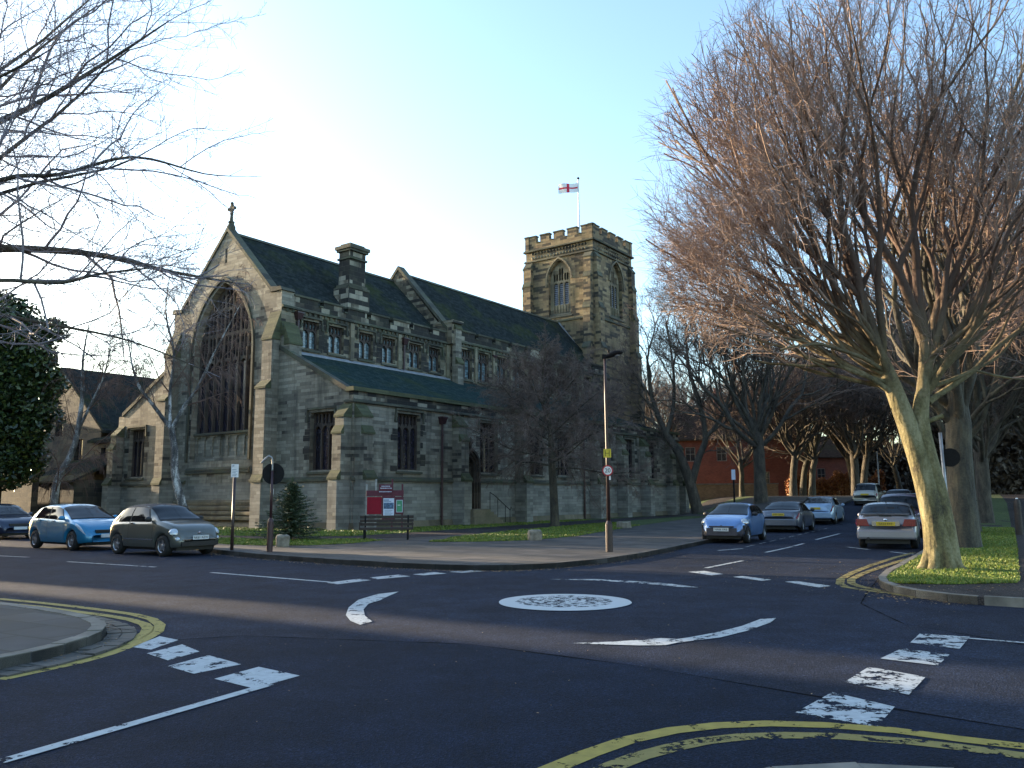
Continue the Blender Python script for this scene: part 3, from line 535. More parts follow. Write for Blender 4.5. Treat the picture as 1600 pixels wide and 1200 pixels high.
marks('road_marking', D['gw_rb'], 'mark_worn', 'four large worn white blocks at the right hand give way line')
marks('road_marking', D['gw_l'], 'mark', 'four large white blocks at the left hand give way line')
marks('road_marking', [line((-2.12, 7.40), (-3.35, 4.95), .11)], 'mark', 'long white line running to the bottom left of the road', .012)
marks('road_marking', [line((5.05, 9.57), (5.95, 8.95), .07), line((6.0, 8.9), (9, 6.8), .07)], 'mark', 'thin white line leading off to the right edge')
marks('road_marking', [line(*s, .11) for s in D['diag']], 'mark', 'white centre dashes running up the right street')
w_ = Vector((.486, .874)); n_ = Vector((.874, -.486))
bays = []
for k in range(16):
    a = Vector((7.47, 26.7))+w_*(k*1.75); bays.append(line(a, a+w_*1.05, .08))
marks('road_marking', bays, 'mark_faint', 'faint dashed bay line beside the cars parked on the left')
marks('road_marking', [line(*s, .12) for s in D['park']], 'mark', 'short white bay end marks beside the parked cars')
c = D['disc'][0]; b = MB(); vs = [(0, 0, .03)]; fs = []
for i, rr in enumerate((.27, .54, .8, 1.02)):
    for j in range(48): vs.append((rr*math.cos(j*PI/24)*(1+.008*math.sin(j*7)), rr*math.sin(j*PI/24), .03-.018*(rr/1.02)**2))
for j in range(48):
    fs.append((0, 1+j, 1+(j+1) % 48))
    for i in range(3): fs.append((1+i*48+j, 1+i*48+48+j, 1+i*48+48+(j+1) % 48, 1+i*48+(j+1) % 48))
b.mesh(vs, fs); tag(b.build('roundabout_disc', 'disc', loc=(c[0], c[1]+.02, 0), smooth=True), 'worn white painted disc of the mini roundabout', kind='structure')
def dbl(a, c2, wa, m1, m2, l1, l2):
    marks('yellow_line', strip(a, wa), m1, l1); marks('yellow_line', strip(c2, wa), m2, l2)
dbl(D['dyL1'], D['dyL2'], .14, 'yellow', 'yellow', 'outer yellow line round the left corner', 'inner yellow line round the left corner')
dbl([(-.6, 4.1), (-.15, 4.7)]+D['dyB1']+[(4.2, 4.9), (6, 3.7), (14, -1.9)], [(-.1, 4.2), (.25, 4.75)]+D['dyB2']+[(3.9, 4.82), (5.8, 3.5), (14, -2.2)], .15, 'yellow', 'yellow_worn', 'outer yellow line curving along the bottom edge', 'worn inner yellow line curving along the bottom edge')
dbl(D['dyR1'], D['dyR2'], .15, 'yellow_worn', 'yellow_worn', 'outer faded yellow line beside the right verge', 'inner faded yellow line beside the right verge')
# ---------------------------------------------------------------- the church (own axes: x along the nave, y across, z up; metres*K)
K = .925
church = empty('church', (-7.81, 40.06, .12), math.radians(54.3), 'soot-streaked sandstone church with a great pointed window in its gable and a square tower', 'church')
class CB(MB):
    def build(s, name, mat, parent=church, uv='box', **k):
        s.v = [(x*K, y*K, z*K) for x, y, z in s.v]
        return MB.build(s, name, mat, parent, uv=uv, **k)
# plane maps: a = coordinate along the wall, d = depth into the wall
def east(s0): return lambda a, z, d=0: (s0+d, a, z)          # faces -x
def south(t0): return lambda a, z, d=0: (a, t0+d, z)         # faces -y
def north(t0): return lambda a, z, d=0: (a, t0-d, z)
def west(s0): return lambda a, z, d=0: (s0-d, a, z)
def wall(b, mp, outer, holes=(), reveal=.4, back=False, edge=False, d0=0):
    fl, tr = tess([outer]+list(holes)); k = len(b.v)
    b.mesh([mp(p[0], p[1], d0) for p in fl], tr)
    if back: b.mesh([mp(p[0], p[1], d0+reveal) for p in fl], [t[::-1] for t in tr])
    for h in list(holes)+([outer] if edge else []):
        n = len(h)
        for i in range(n):
            p, q = h[i], h[(i+1) % n]
            b.poly([mp(p[0], p[1], d0), mp(q[0], q[1], d0), mp(q[0], q[1], d0+reveal), mp(p[0], p[1], d0+reveal)])
def arch(x0, x1, z0, zs, za, n=9):
    xc, w, h = (x0+x1)/2, (x1-x0)/2, za-zs; R = (w*w+h*h)/(2*w); pts = [(x0, z0), (x1, z0)]
    cxr = x1-R; a1 = math.atan2(h, xc-cxr)
    for i in range(n+1): a = a1*i/n; pts.append((cxr+R*math.cos(a), zs+R*math.sin(a)))
    for i in range(n-1, -1, -1): a = a1*i/n; pts.append((2*xc-cxr-R*math.cos(a), zs+R*math.sin(a)))
    return pts
def archz(x, x0, x1, zs, za):
    xc, w, h = (x0+x1)/2, (x1-x0)/2, za-zs; R = (w*w+h*h)/(2*w); dx = abs(x-xc)
    return zs+math.sqrt(max(0, R*R-(dx+R-w)**2))
def rect(x0, x1, z0, z1): return [(x0, z0), (x1, z0), (x1, z1), (x0, z1)]
def grow_loop(l, g):
    cxx = sum(p[0] for p in l)/len(l); n = len(l); out = []
    for i in range(n):
        a, b_, c_ = Vector(l[i-1]), Vector(l[i]), Vector(l[(i+1) % n]); t = ((b_-a).normalized()+(c_-b_).normalized()).normalized(); out.append((b_.x+t.y*g, b_.y-t.x*g))
    return out
def hood(mp, outline, w, proud, name='hood_mould', mat='trim', parent=church, lab=None):
    """moulding that follows an open outline"""
    b = CB(); P = [Vector(p) for p in outline]; n = len(P); o = []
    for i in range(n):
        t = (P[min(i+1, n-1)]-P[max(i-1, 0)]).normalized(); o.append(P[i]+Vector((t.y, -t.x))*w)
    for i in range(n-1):
        a, c_, d_, e = P[i], P[i+1], o[i+1], o[i]
        b.prism([mp(q.x, q.y, -proud) for q in (a, c_, d_, e)], [mp(q.x, q.y, .01) for q in (a, c_, d_, e)])
    return b.build(name, mat, parent)
def window(mp, x0, x1, z0, z1, lights, arched=None, rec=.26, glass='leaded', label=None, tz=None, tiers=1, mull=.1, sill=True, hd=True, quo=.5):
    """a traceried window standing in an opening of the wall; arched=(spring, apex)"""
    w = empty('window', (0, 0, 0)); w.parent = church
    if label: w['label'] = label
    lw = (x1-x0-mull*(lights+1))/lights; holes = []
    top = z1 if not arched else None
    zt = tz if tz else (z1-.75 if not arched else arched[0])
    for i in range(lights):
        a = x0+mull+i*(lw+mull); c_ = a+lw
        holes.append(arch(a, c_, z0+.06, zt-lw*.55, zt, 4))
        # smaller panels in the head
        if not arched and z1-zt > .35:
            m = (a+c_)/2; zz = zt+.1
            for q0, q1 in ((a+.01, m-.03), (m+.03, c_-.01)):
                if q1-q0 > .1: holes.append([((q0+q1)/2, zt+.03), (q1, zt+.2), (q1, z1-.14), ((q0+q1)/2, z1-.05), (q0, z1-.14), (q0, zt+.2)])
        elif arched:
            m = (a+c_)/2
            for tier in range(3):
                for q0, q1 in ((a+.005, m-.035), (m+.035, c_-.005)):
                    zl = zt+.14+tier*((arched[1]-arched[0])*.37); lim = min(archz(q0, x0, x1, *arched), archz(q1, x0, x1, *arched))-.16; zh = min(zl+(arched[1]-arched[0])*.37-.13, lim)
                    if zh-zl > .22: holes.append([(q0, zl+.08), ((q0+q1)/2, zl), (q1, zl+.08), (q1, zh-.14), ((q0+q1)/2, zh), (q0, zh-.14)])
    outer = rect(x0, x1, z0, z1) if not arched else arch(x0, x1, z0, arched[0], arched[1], 12)
    b = CB(); wall(b, mp, grow_loop(outer, -.004), holes, .12, True, False, rec); b.build('tracery', 'tracery', w)
    b = CB(); fl, tr = tess([grow_loop(outer, -.004)]); b.mesh([mp(p[0], p[1], rec+.13) for p in fl], tr); b.build('pane', glass, w)
    if quo:
        q_ = CB(); rq = random.Random(int(x0*31+z0*7)); z = z0-.1; ztop = z1 if not arched else arched[0]
        while z < ztop:
            for sd in (-1, 1):
                if rq.random() < quo:
                    w_3 = rq.choice((.22, .42, .55)); e_ = x0 if sd < 0 else x1; a_, c__ = (e_-w_3, e_-.002) if sd < 0 else (e_+.002, e_+w_3); q_.prism([mp(a_, z+.01, -.012), mp(c__, z+.01, -.012), mp(c__, z+.01, .02), mp(a_, z+.01, .02)], [mp(a_, z+.33, -.012), mp(c__, z+.33, -.012), mp(c__, z+.33, .02), mp(a_, z+.33, .02)])
            z += .345
        q_.build('quoins', 'quoin', w)
    if sill:
        b = CB(); b.prism([mp(x0-.12, z0-.20, -.10), mp(x0-.12, z0-.10, -.10), mp(x0-.12, z0+.02, rec-.01), mp(x0-.12, z0-.20, rec-.01)], [mp(x1+.12, z0-.20, -.10), mp(x1+.12, z0-.10, -.10), mp(x1+.12, z0+.02, rec-.01), mp(x1+.12, z0-.20, rec-.01)]); b.build('sill', 'trim', w)
    if hd and not arched:
        hood(mp, [(x0-.16, z1-.5), (x0-.16, z1+.14), (x1+.16, z1+.14), (x1+.16, z1-.5)][::-1], .13, .11, parent=w)
    return w
def butt(mp, a0, a1, prof, name='buttress', mat='stone', caps=True):
    """stepped buttress; prof = [(projection, z_top_of_stage, rise_of_slope)...] from the ground up"""
    b = CB(); caps_ = []; pts = [(0, -.4), (prof[0][0], -.4)]
    for i, (d, z, r) in enumerate(prof):
        nd = prof[i+1][0] if i+1 < len(prof) else 0
        pts += [(d, z), (nd, z+r)]
        cap = CB(); caps_.append(cap); cap.prism([mp(a0-.05, z-.10, -d-.06), mp(a0-.05, z+.01, -d-.06), mp(a0-.05, z+r+.06, -nd), mp(a0-.05, z-.10, -nd)], [mp(a1+.05, z-.10, -d-.06), mp(a1+.05, z+.01, -d-.06), mp(a1+.05, z+r+.06, -nd), mp(a1+.05, z-.10, -nd)])
    b.prism([mp(a0, z, -d) for d, z in pts], [mp(a1, z, -d) for d, z in pts])
    o = b.build(name, mat); 
    for cap in caps_: cap.build('weathering', 'moss_cap' if mat != 'stone_tower' else 'trim', o)
    return o
def course(mp, a0, a1, z0, z1, proud, name='string_course', mat='trim', slope=True):
    b = CB(); q = [(z0, -.001), (z0, -proud), (z1-(z1-z0)*.45, -proud), (z1, 0.0)] if slope else [(z0, 0), (z0, -proud), (z1, -proud), (z1, 0)]
    b.prism([mp(a0, z, d) for z, d in q], [mp(a1, z, d) for z, d in q]); return b.build(name, mat)

E0, S0 = east(0), south(0)
# --- chancel: east gable wall with the great window
RC = 11.7; CT0, CT1 = 6.2, 17.2; ZK = 13.8; AP = 18.5
big = arch(8.9, 14.75, 3.95, 10.7, 15.15, 14)
slit = rect(11.68, 11.9, 16.4, 17.35)
b = CB()
wall(b, E0, [(CT0, -.4), (CT1, -.4), (CT1, ZK), (CT1-.9, ZK), (RC, AP), (CT0+.9, ZK), (CT0, ZK)], [big, slit], .62)
b.build('east_wall', 'stone')
b = CB(); b.box(.3, .5, 11.6, 12.0, 16.3, 17.4); b.build('slit_opening', 'dark_inside')
# window: blind panels below, glass above
w = window(E0, 8.9, 14.75, 5.72, 15.15, 7, (10.7, 15.15), .42, tz=10.2, mull=.17, sill=False, hd=False, label='great pointed seven light window of the gable')
b = CB(); hs = []; lw = (5.85-.17*8)/7
for i in range(7): a = 8.9+.17+i*(lw+.17); hs.append(arch(a, a+lw, 4.25, 5.25, 5.5, 4))
wall(b, E0, rect(8.9, 14.75, 3.95, 5.60), hs, .1, False, False, .36); b.mesh([E0(8.9, 3.95, .46), E0(14.75, 3.95, .46), E0(14.75, 5.6, .46), E0(8.9, 5.6, .46)], [(0, 1, 2, 3)])
b.build('blind_panels', 'stone', w)
b = CB(); b.box(.2, .6, 8.9, 14.75, 5.6, 5.74); b.build('transom', 'trim', w)
b = CB(); b.prism([E0(8.6, 3.35, -.10), E0(8.6, 3.45, -.10), E0(8.6, 4.0, .36), E0(8.6, 3.35, .36)], [E0(15.05, 3.35, -.10), E0(15.05, 3.45, -.10), E0(15.05, 4.0, .36), E0(15.05, 3.35, .36)]); b.build('sill', 'trim', w)
hood(E0, arch(8.72, 14.93, 3.95, 10.7, 15.35, 14)[1:]+[(8.72, 3.95)], .17, .14, parent=w)
for k in range(8):                                            # thicker mullion shafts standing proud
    t_ = 8.9+.085+k*(lw+.17); b = CB(); b.box(.34, .46, t_-.05, t_+.05, 5.74, 10.9)
    if 0 < k < 7: b.build('mullion', 'tracery', w)
# slate copings on the gable slopes
b = CB()
for sg, te in ((-1, CT0+.85), (1, CT1-.85)):
    q = [(te, ZK-.02), (RC, AP-.02), (RC, AP+.24), (te-.0, ZK+.26)]
    b.prism([E0(t, z, -.10) for t, z in q], [E0(t, z, .5) for t, z in q])
b.build('gable_coping', 'trim')
for t0, t1 in ((CT0-.12, CT0+1.0), (CT1-1.0, CT1+.12)):
    b = CB(); b.prism([E0(t0, ZK, -.12), E0(t1, ZK, -.12), E0(t1-.1, ZK+.32, -.12), E0(t0+.15, ZK+.22, -.12)], [E0(t0, ZK, .9), E0(t1, ZK, .9), E0(t1-.1, ZK+.32, .9), E0(t0+.15, ZK+.22, .9)]); b.build('kneeler', 'trim')
# finial cross
b = CB(); x = .2
b.lathe([(.30, 18.4), (.28, 18.8), (.17, 19.0), (.22, 19.12), (.12, 19.2), (.09, 19.6), (.13, 19.66), (.08, 19.72)], 10, (x, RC))
b.box(x-.07, x+.07, RC-.08, RC+.08, 19.7, 20.35); b.box(x-.07, x+.07, RC-.30, RC+.30, 19.93, 20.10)
for dy, dz in ((-.3, 20.015), (.3, 20.015), (0, 20.36)): b.sphere((x, RC+dy, dz), .11, 8, 6)
b.box(x-.05, x+.05, RC-.18, RC+.18, 19.83, 20.2)
b.build('finial_cross', 'trim')
# plinth of the gable: receding moulded courses at its foot
for k, (p, z0, z1) in enumerate(((.42, -.4, .42), (.34, .42, .72), (.26, .72, 1.0), (.18, 1.0, 1.3), (.10, 1.3, 1.6))):
    course(E0, 7.25, 16.2, z0, z1, p, 'plinth_course', 'plinth')
course(E0, 7.15, 8.6, 2.62, 2.85, .12); course(E0, 15.05, 16.3, 2.62, 2.85, .12)
course(E0, 8.6, 15.05, 3.2, 3.38, .12)
# buttresses of the gable
PR = [(1.0, 2.65, .3), (.9, 8.0, .35), (.55, 10.9, 1.6)]
butt(E0, 6.25, 7.15, PR); butt(E0, 16.3, 17.2, PR)
butt(south(CT0), .05, .95, [(.75, 10.6, 1.1), (.3, 11.2, .7)])
# --- aisle (south and north), with sloping end wall, cornice parapet and lean-to roof
AEND = 41.0
def aisle_end(mp, ta, tb, up_left):
    # ta = outer side, tb = chancel side
    zo, zi = 7.35, 10.25
    o = [(ta, -.4), (tb, -.4), (tb, zi), (ta+(.55 if tb > ta else -.55), zo), (ta, zo)]
    if tb < ta: o = [(tb, -.4), (ta, -.4), (ta, zo), (ta-.55, zo), (tb, zi)]
    return o
for side in (0, 1):
    ta, tb = (0, CT0) if side == 0 else (23.4, CT1)
    w0, w1 = (1.5, 3.4) if side == 0 else (20.0, 21.9)
    b = CB(); wall(b, E0, aisle_end(E0, ta, tb, 0), [rect(w0, w1, 3.15, 6.35)], .4)
    b.build('aisle_end_wall', 'stone')
    window(E0, w0, w1, 3.15, 6.35, 3, label='square headed window in the %s aisle end beside the gable' % ('right hand' if side == 0 else 'left hand'))
    b = CB(); sgn = 1 if side == 0 else -1; q = [(ta+sgn*.5, 7.33), (tb, 10.23), (tb, 10.5), (ta+sgn*.5, 7.6)]
    b.prism([E0(t, z, -.08) for t, z in q], [E0(t, z, .35) for t, z in q]); b.build('sloping_coping', 'trim')
    course(E0, min(ta, tb)+(.8 if side == 0 else .0), max(ta, tb)-(.8 if side else 0), 2.55, 2.8, .12)
    course(E0, min(ta, tb), max(ta, tb), -.4, .35, .10, 'plinth_course', 'plinth')
# south aisle long wall
wins = [(3.4, 5.3), (10.95, 12.85), (16.2, 18.1), (20.1, 22.0), (26.2, 28.0), (30.4, 32.2), (34.6, 36.4)]
door_h = arch(9.15, 10.05, .95, 3.5, 4.15, 7)
b = CB(); wall(b, S0, rect(0, AEND, -.4, 6.8), [rect(a, c_, 3.2, 6.4) for a, c_ in wins]+[door_h], .4)
b.build('aisle_wall', 'stone')
for i, (a, c_) in enumerate(wins):
    window(S0, a, c_, 3.2, 6.4, 3, label=None)
course(S0, -.1, AEND, 2.55, 2.8, .12); course(S0, 0, AEND, -.4, .35, .10, 'plinth_course', 'plinth')
course(S0, -.12, AEND+.1, 6.72, 6.9, .16); 
b = CB(); b.box(-.02, AEND, -.03, .35, 6.9, 7.32); b.build('parapet', 'stone_black')
b = CB(); b.box(-.14, AEND+.1, -.16, .55, 7.32, 7.44); b.box(-.08, AEND+.05, -.08, .5, 7.44, 7.56); b.build('parapet_coping', 'moss_cap')
course(E0, -.10, .62, 6.725, 6.905, .14)
b = CB(); b.prism([(0, .45, 7.5), (0, CT0+.01, 10.2), (0, CT0+.01, 10.05), (0, .45, 7.3)], [(36.5, .45, 7.5), (33.5, CT0+.01, 10.2), (33.5, CT0+.01, 10.05), (36.5, .45, 7.3)])
b.v = [(x+(.05 if x == 0 else 0), y, z) for x, y, z in b.v]; b.build('aisle_roof', 'slate_blue')
b = CB(); b.mesh([(36.5, .45, 7.5), (33.5, CT0+.01, 10.2), (40.6, 6.2, 9.3), (AEND-.1, .45, 7.5)], [(0, 3, 2, 1)]); b.mesh([(AEND-.1, .45, 7.5), (40.6, 6.2, 9.3), (AEND-.1, 8, 7.5)], [(0, 1, 2)]); b.build('aisle_end_roof', 'slate')
b = CB(); b.prism([(.1, CT0-.02, 10.22), (.1, CT0-.16, 10.13), (.1, CT0-.16, 10.19), (.1, CT0-.02, 10.32)], [(33.5, CT0-.02, 10.22), (33.5, CT0-.16, 10.13), (33.5, CT0-.16, 10.19), (33.5, CT0-.02, 10.32)]); b.build('lead_flashing', 'lead')
# aisle west end wall
b = CB(); wall(b, west(AEND), rect(0, 16, -.4, 7.3)); b.build('west_wall', 'stone')
# aisle buttresses
PA = [(.95, 2.7, .35), (.72, 5.1, .3), (.55, 6.0, .62)]
butt(E0, .12, .8, PA); butt(S0, .12, .85, PA)
butt(E0, 22.6, 23.3, PA)
for i, s_ in enumerate((8.2, 14.75, 24.6, 28.95, 33.1, 38.1)): butt(S0, s_, s_+.72, PA)
butt(S0, 40.2, 40.95, PA)
# downpipes with hopper heads
def pipe(mp, a, z0, z1, d=.14):
    b = CB(); x, y, _ = mp(a, 0, -d); b.tube([(x, y, z0), (x, y, z1)], .075, 8)
    b.prism([mp(a-.14, z1-.35, -.03), mp(a+.14, z1-.35, -.03), mp(a+.14, z1-.35, -.26), mp(a-.14, z1-.35, -.26)], [mp(a-.24, z1+.02, -.01), mp(a+.24, z1+.02, -.01), mp(a+.24, z1+.02, -.36), mp(a-.24, z1+.02, -.36)])
    b.box(min(mp(a-.26, 0, -.38)[0], mp(a+.26, 0, -.01)[0]), max(mp(a-.26, 0, -.38)[0], mp(a+.26, 0, -.01)[0]), min(mp(a-.26, 0, -.38)[1], mp(a+.26, 0, -.01)[1]), max(mp(a-.26, 0, -.38)[1], mp(a+.26, 0, -.01)[1]), z1+.02, z1+.1)
    zz = z0+.8
    while zz < z1-.5:
        b.tube([(x, y, zz), (x, y, zz+.09)], .1, 8); zz += 1.6
    return b.build('downpipe', 'maroon_metal')
pipe(S0, 7.1, -.3, 6.35); pipe(S0, 23.6, -.3, 6.35)
SC = south(CT0)
for a, z0, z1 in ((1.15, 10.4, 12.55), (10.3, 10.3, 12.4), (20.4, 10.3, 12.6), (27.3, 10.3, 12.6)): pipe(SC, a, z0, z1)
# small pointed doorway with steps and rail
dr = empty('doorway'); dr.parent = church; dr['label'] = 'small pointed doorway in the long side wall at the head of a few steps'
b = CB(); 
for k, (g, pr) in enumerate(((.0, .22), (.14, .32), (.30, .42))):
    o = arch(9.15-g, 10.05+g, .95, 3.5, 4.15+g*1.25, 7)[1:]; P = [Vector(p) for p in o]
    for i in range(len(P)-1):
        t = (P[i+1]-P[i]).normalized(); n = Vector((t.y, -t.x)); q = [P[i], P[i+1], P[i+1]+n*.15, P[i]+n*.15]
        b.prism([S0(v.x, v.y, -pr) for v in q], [S0(v.x, v.y, .05) for v in q])
    q = [Vector((9.15-g, .95)), Vector((9.15-g, 3.5)), Vector((9.0-g, 3.5)), Vector((9.0-g, .95))]; b.prism([S0(v.x, v.y, -pr) for v in q], [S0(v.x, v.y, .05) for v in q])
b.lathe([(.02, 4.5), (.14, 4.6), (.1, 4.9), (.2, 5.05), (.04, 5.35)], 8, (9.6, -.3)); b.build('door_surround', 'tracery', dr)
b = CB(); wall(b, S0, arch(9.15, 10.05, .95, 3.5, 4.15, 7), (), d0=.25); b.build('door_leaf', 'door_wood', dr)
b = CB()
for k in range(6): b.box(8.8-.004*k, 10.4+.32*k, -1.25-.004*k, -.012-.003*k, -.4, .93-.17*k)
b.build('steps', 'plinth', dr)
b = CB(); top = [(10.4, -1.2, 1.95), (10.9, -1.2, 1.75), (12.3, -1.2, .95), (12.5, -1.2, .85)]
b.tube(top, .025, 6); b.tube([(12.5, -1.2, .85), (12.62, -1.2, .95), (12.6, -1.2, 1.05)], .025, 6)
for x_, z_ in ((10.4, 1.95), (11.2, 1.6), (12.0, 1.12), (12.5, .85)): b.tube([(x_, -1.2, -.2), (x_, -1.2, z_)], .02, 6)
b.build('handrail', 'black_metal', dr)
# --- clerestory walls and parapets
cw = [2.25, 4.28, 6.85, 8.95, 11.55, 13.6]; nw = [17.0, 19.1, 21.5, 23.7, 25.95, 28.2, 30.4, 32.6, 34.8]
b = CB(); wall(b, SC, rect(0, 15.2, 6, 13.0), [rect(a-.62, a+.62, 10.6, 12.3) for a in cw], .3); b.build('clerestory_wall', 'stone_dark')
SN = south(6.0)
b = CB(); wall(b, SN, rect(15.2, 37.9, 6, 13.25), [rect(a-.66, a+.66, 10.45, 12.65) for a in nw], .3); b.box(15.2, 15.25, 6.0, 6.2, 10, 13.2); b.build('clerestory_wall', 'stone_dark')
for i, a in enumerate(cw): window(SC, a-.62, a+.62, 10.6, 12.3, 2, rec=.2, glass='leaded_sky', tz=11.75, mull=.09)
for i, a in enumerate(nw): window(SN, a-.66, a+.66, 10.45, 12.65, 2, rec=.2, glass='leaded_sky', tz=12.0, mull=.09)
def parapet(mp, a0, a1, z0, zb, zt, pitch, fill, mat='stone_black', th=.35, first=True):
    b = CB(); c_ = CB()
    def bx(B, x0, x1, d0, d1, z0_, z1_):
        p = [mp(x0, z0_, d0), mp(x1, z0_, d0), mp(x1, z0_, d1), mp(x0, z0_, d1)]; q = [mp(x0, z1_, d0), mp(x1, z1_, d0), mp(x1, z1_, d1), mp(x0, z1_, d1)]; B.prism(p, q)
    bx(b, a0, a1, -.02, th, z0, zb)
    n = max(1, round((a1-a0)/pitch)); pt = (a1-a0)/n
    for i in range(n):
        x0 = a0+i*pt+(pt*(1-fill)/2); x1 = x0+pt*fill
        if i == 0: x0 = a0
        if i == n-1: x1 = a1
        bx(b, x0, x1, -.02, th, zb, zt); bx(c_, x0-.06, x1+.06, -.09, th+.06, zt, zt+.12)
        if i < n-1: bx(c_, x1+.065, a0+(i+1)*pt+(pt*(1-fill)/2)-.065, -.09, th+.06, zb, zb+.09)
    o = b.build('parapet', mat); c_.build('parapet_coping', 'trim', o); return o
b = CB(); b.box(-.005, .95, 6.195, 6.6, 12.96, 13.79); b.build('parapet_end', 'stone')
parapet(SC, 0.96, 15.15, 12.95, 13.28, 13.62, 2.05, .8)
parapet(SN, 16.0, 37.9, 13.25, 13.6, 13.95, 2.2, .8)
course(SC, 0, 15.15, 12.78, 12.98, .16); course(SN, 15.7, 37.9, 13.05, 13.27, .16)
for mp, a0, a1, z in ((SC, .4, 15.1, 12.66), (SN, 16.1, 37.8, 12.93)):
    b = CB(); a = a0
    while a < a1: 
        x_, y_, _ = mp(a, 0, -.06); b.box(x_-.09, x_+.09, y_-.03, y_+.06, z-.08, z+.1); a += .42
    b.build('corbel_table', 'trim')
butt(south(5.9), 15.2, 15.85, [(.55, 11.4, .35), (.35, 14.0, .5)], mat='stone')
b = CB(); b.box(14.9, 16.0, 5.7, 7.1, 12.8, 14.35); b.box(14.85, 16.1, 5.55, 7.3, 14.35, 14.55); b.build('gable_shoulder', 'stone_dark')
# pilaster strips between clerestory pairs
b = CB()
for a in (5.55, 10.28-.35, 15.0): b.box(a-.16, a+.16, 6.08, 6.2, 10.3, 12.7)
for a in (18.05, 20.3, 22.6, 24.85, 27.05, 29.3, 31.5, 33.7): b.box(a-.13, a+.13, 5.88, 6.0, 10.3, 13.0)
b.build('pilaster_strips', 'ashlar')
# --- roofs
def gable_roof(s0, s1, tc, half, ze, zr, mat, name='roof'):
    b = CB()
    for sg in (-1, 1):
        b.prism([(s0, tc+sg*half, ze), (s0, tc, zr), (s0, tc, zr-.2), (s0, tc+sg*half, ze-.2)], [(s1, tc+sg*half, ze), (s1, tc, zr), (s1, tc, zr-.2), (s1, tc+sg*half, ze-.2)])
    o = b.build(name, mat); b = CB(); b.prism([(s0, tc-.16, zr-.08), (s0, tc, zr+.12), (s0, tc+.16, zr-.08)], [(s1, tc-.16, zr-.08), (s1, tc, zr+.12), (s1, tc+.16, zr-.08)]); b.build('ridge', 'trim', o); return o
gable_roof(.5, 14.9, 11.7, 5.15, 13.25, 18.42, 'slate')
gable_roof(15.45, 38, 11.15, 4.85, 13.5, 19.0, 'slate')
b = CB(); wall(b, east(14.95), [(6.2, 12), (17.2, 12), (17.2, 13.7), (11.15, 19.2), (6.5, 13.9), (6.2, 13.9)]); wall(b, east(15.45), [(6.2, 12), (17.2, 12), (17.2, 13.7), (11.15, 19.2), (6.5, 13.9), (6.2, 13.9)]); b.build('nave_gable_wall', 'stone_dark')
b = CB()
for te in (6.1, 16.2):
    q = [(te, 13.75), (11.15, 19.25), (11.15, 19.55), (te, 14.05)]; b.prism([(14.85, t, z) for t, z in q], [(15.55, t, z) for t, z in q])
b.build('gable_coping', 'trim')
# north clerestory and far walls close the body of the church
b = CB(); wall(b, north(CT1), rect(0, 38, -.4, 13.2)); wall(b, north(23.4), rect(0, 30, -.4, 7.3)); b.build('north_wall', 'stone')
b = CB(); b.mesh([(.05, 23.1, 7.4), (30, 23.1, 7.4), (30, CT1, 10.2), (.05, CT1, 10.2)], [(0, 1, 2, 3)]); b.build('aisle_roof', 'slate')
# --- chimney
ch = CB(); ch.box(5.75, 7.65, 6.8, 8.2, 12.9, 15.3); ch.box(6.0, 7.4, 6.98, 8.02, 15.3, 17.9); b = ch
o = b.build('chimney', 'stone_black')
b = CB()
for z0, z1, g in ((15.25, 15.4, .12), (15.4, 15.6, .0), (17.3, 17.42, .08), (17.85, 18.0, .12), (18.0, 18.22, .2)): b.box(6.0-g-(.1 if z0 < 16 else 0), 7.4+g+(.1 if z0 < 16 else 0), 6.95-g-(.08 if z0 < 16 else 0), 8.05+g+(.08 if z0 < 16 else 0), z0, z1)
b.box(6.05, 7.35, 7.03, 7.97, 18.22, 18.4)
b.build('chimney_cap', 'trim', o)
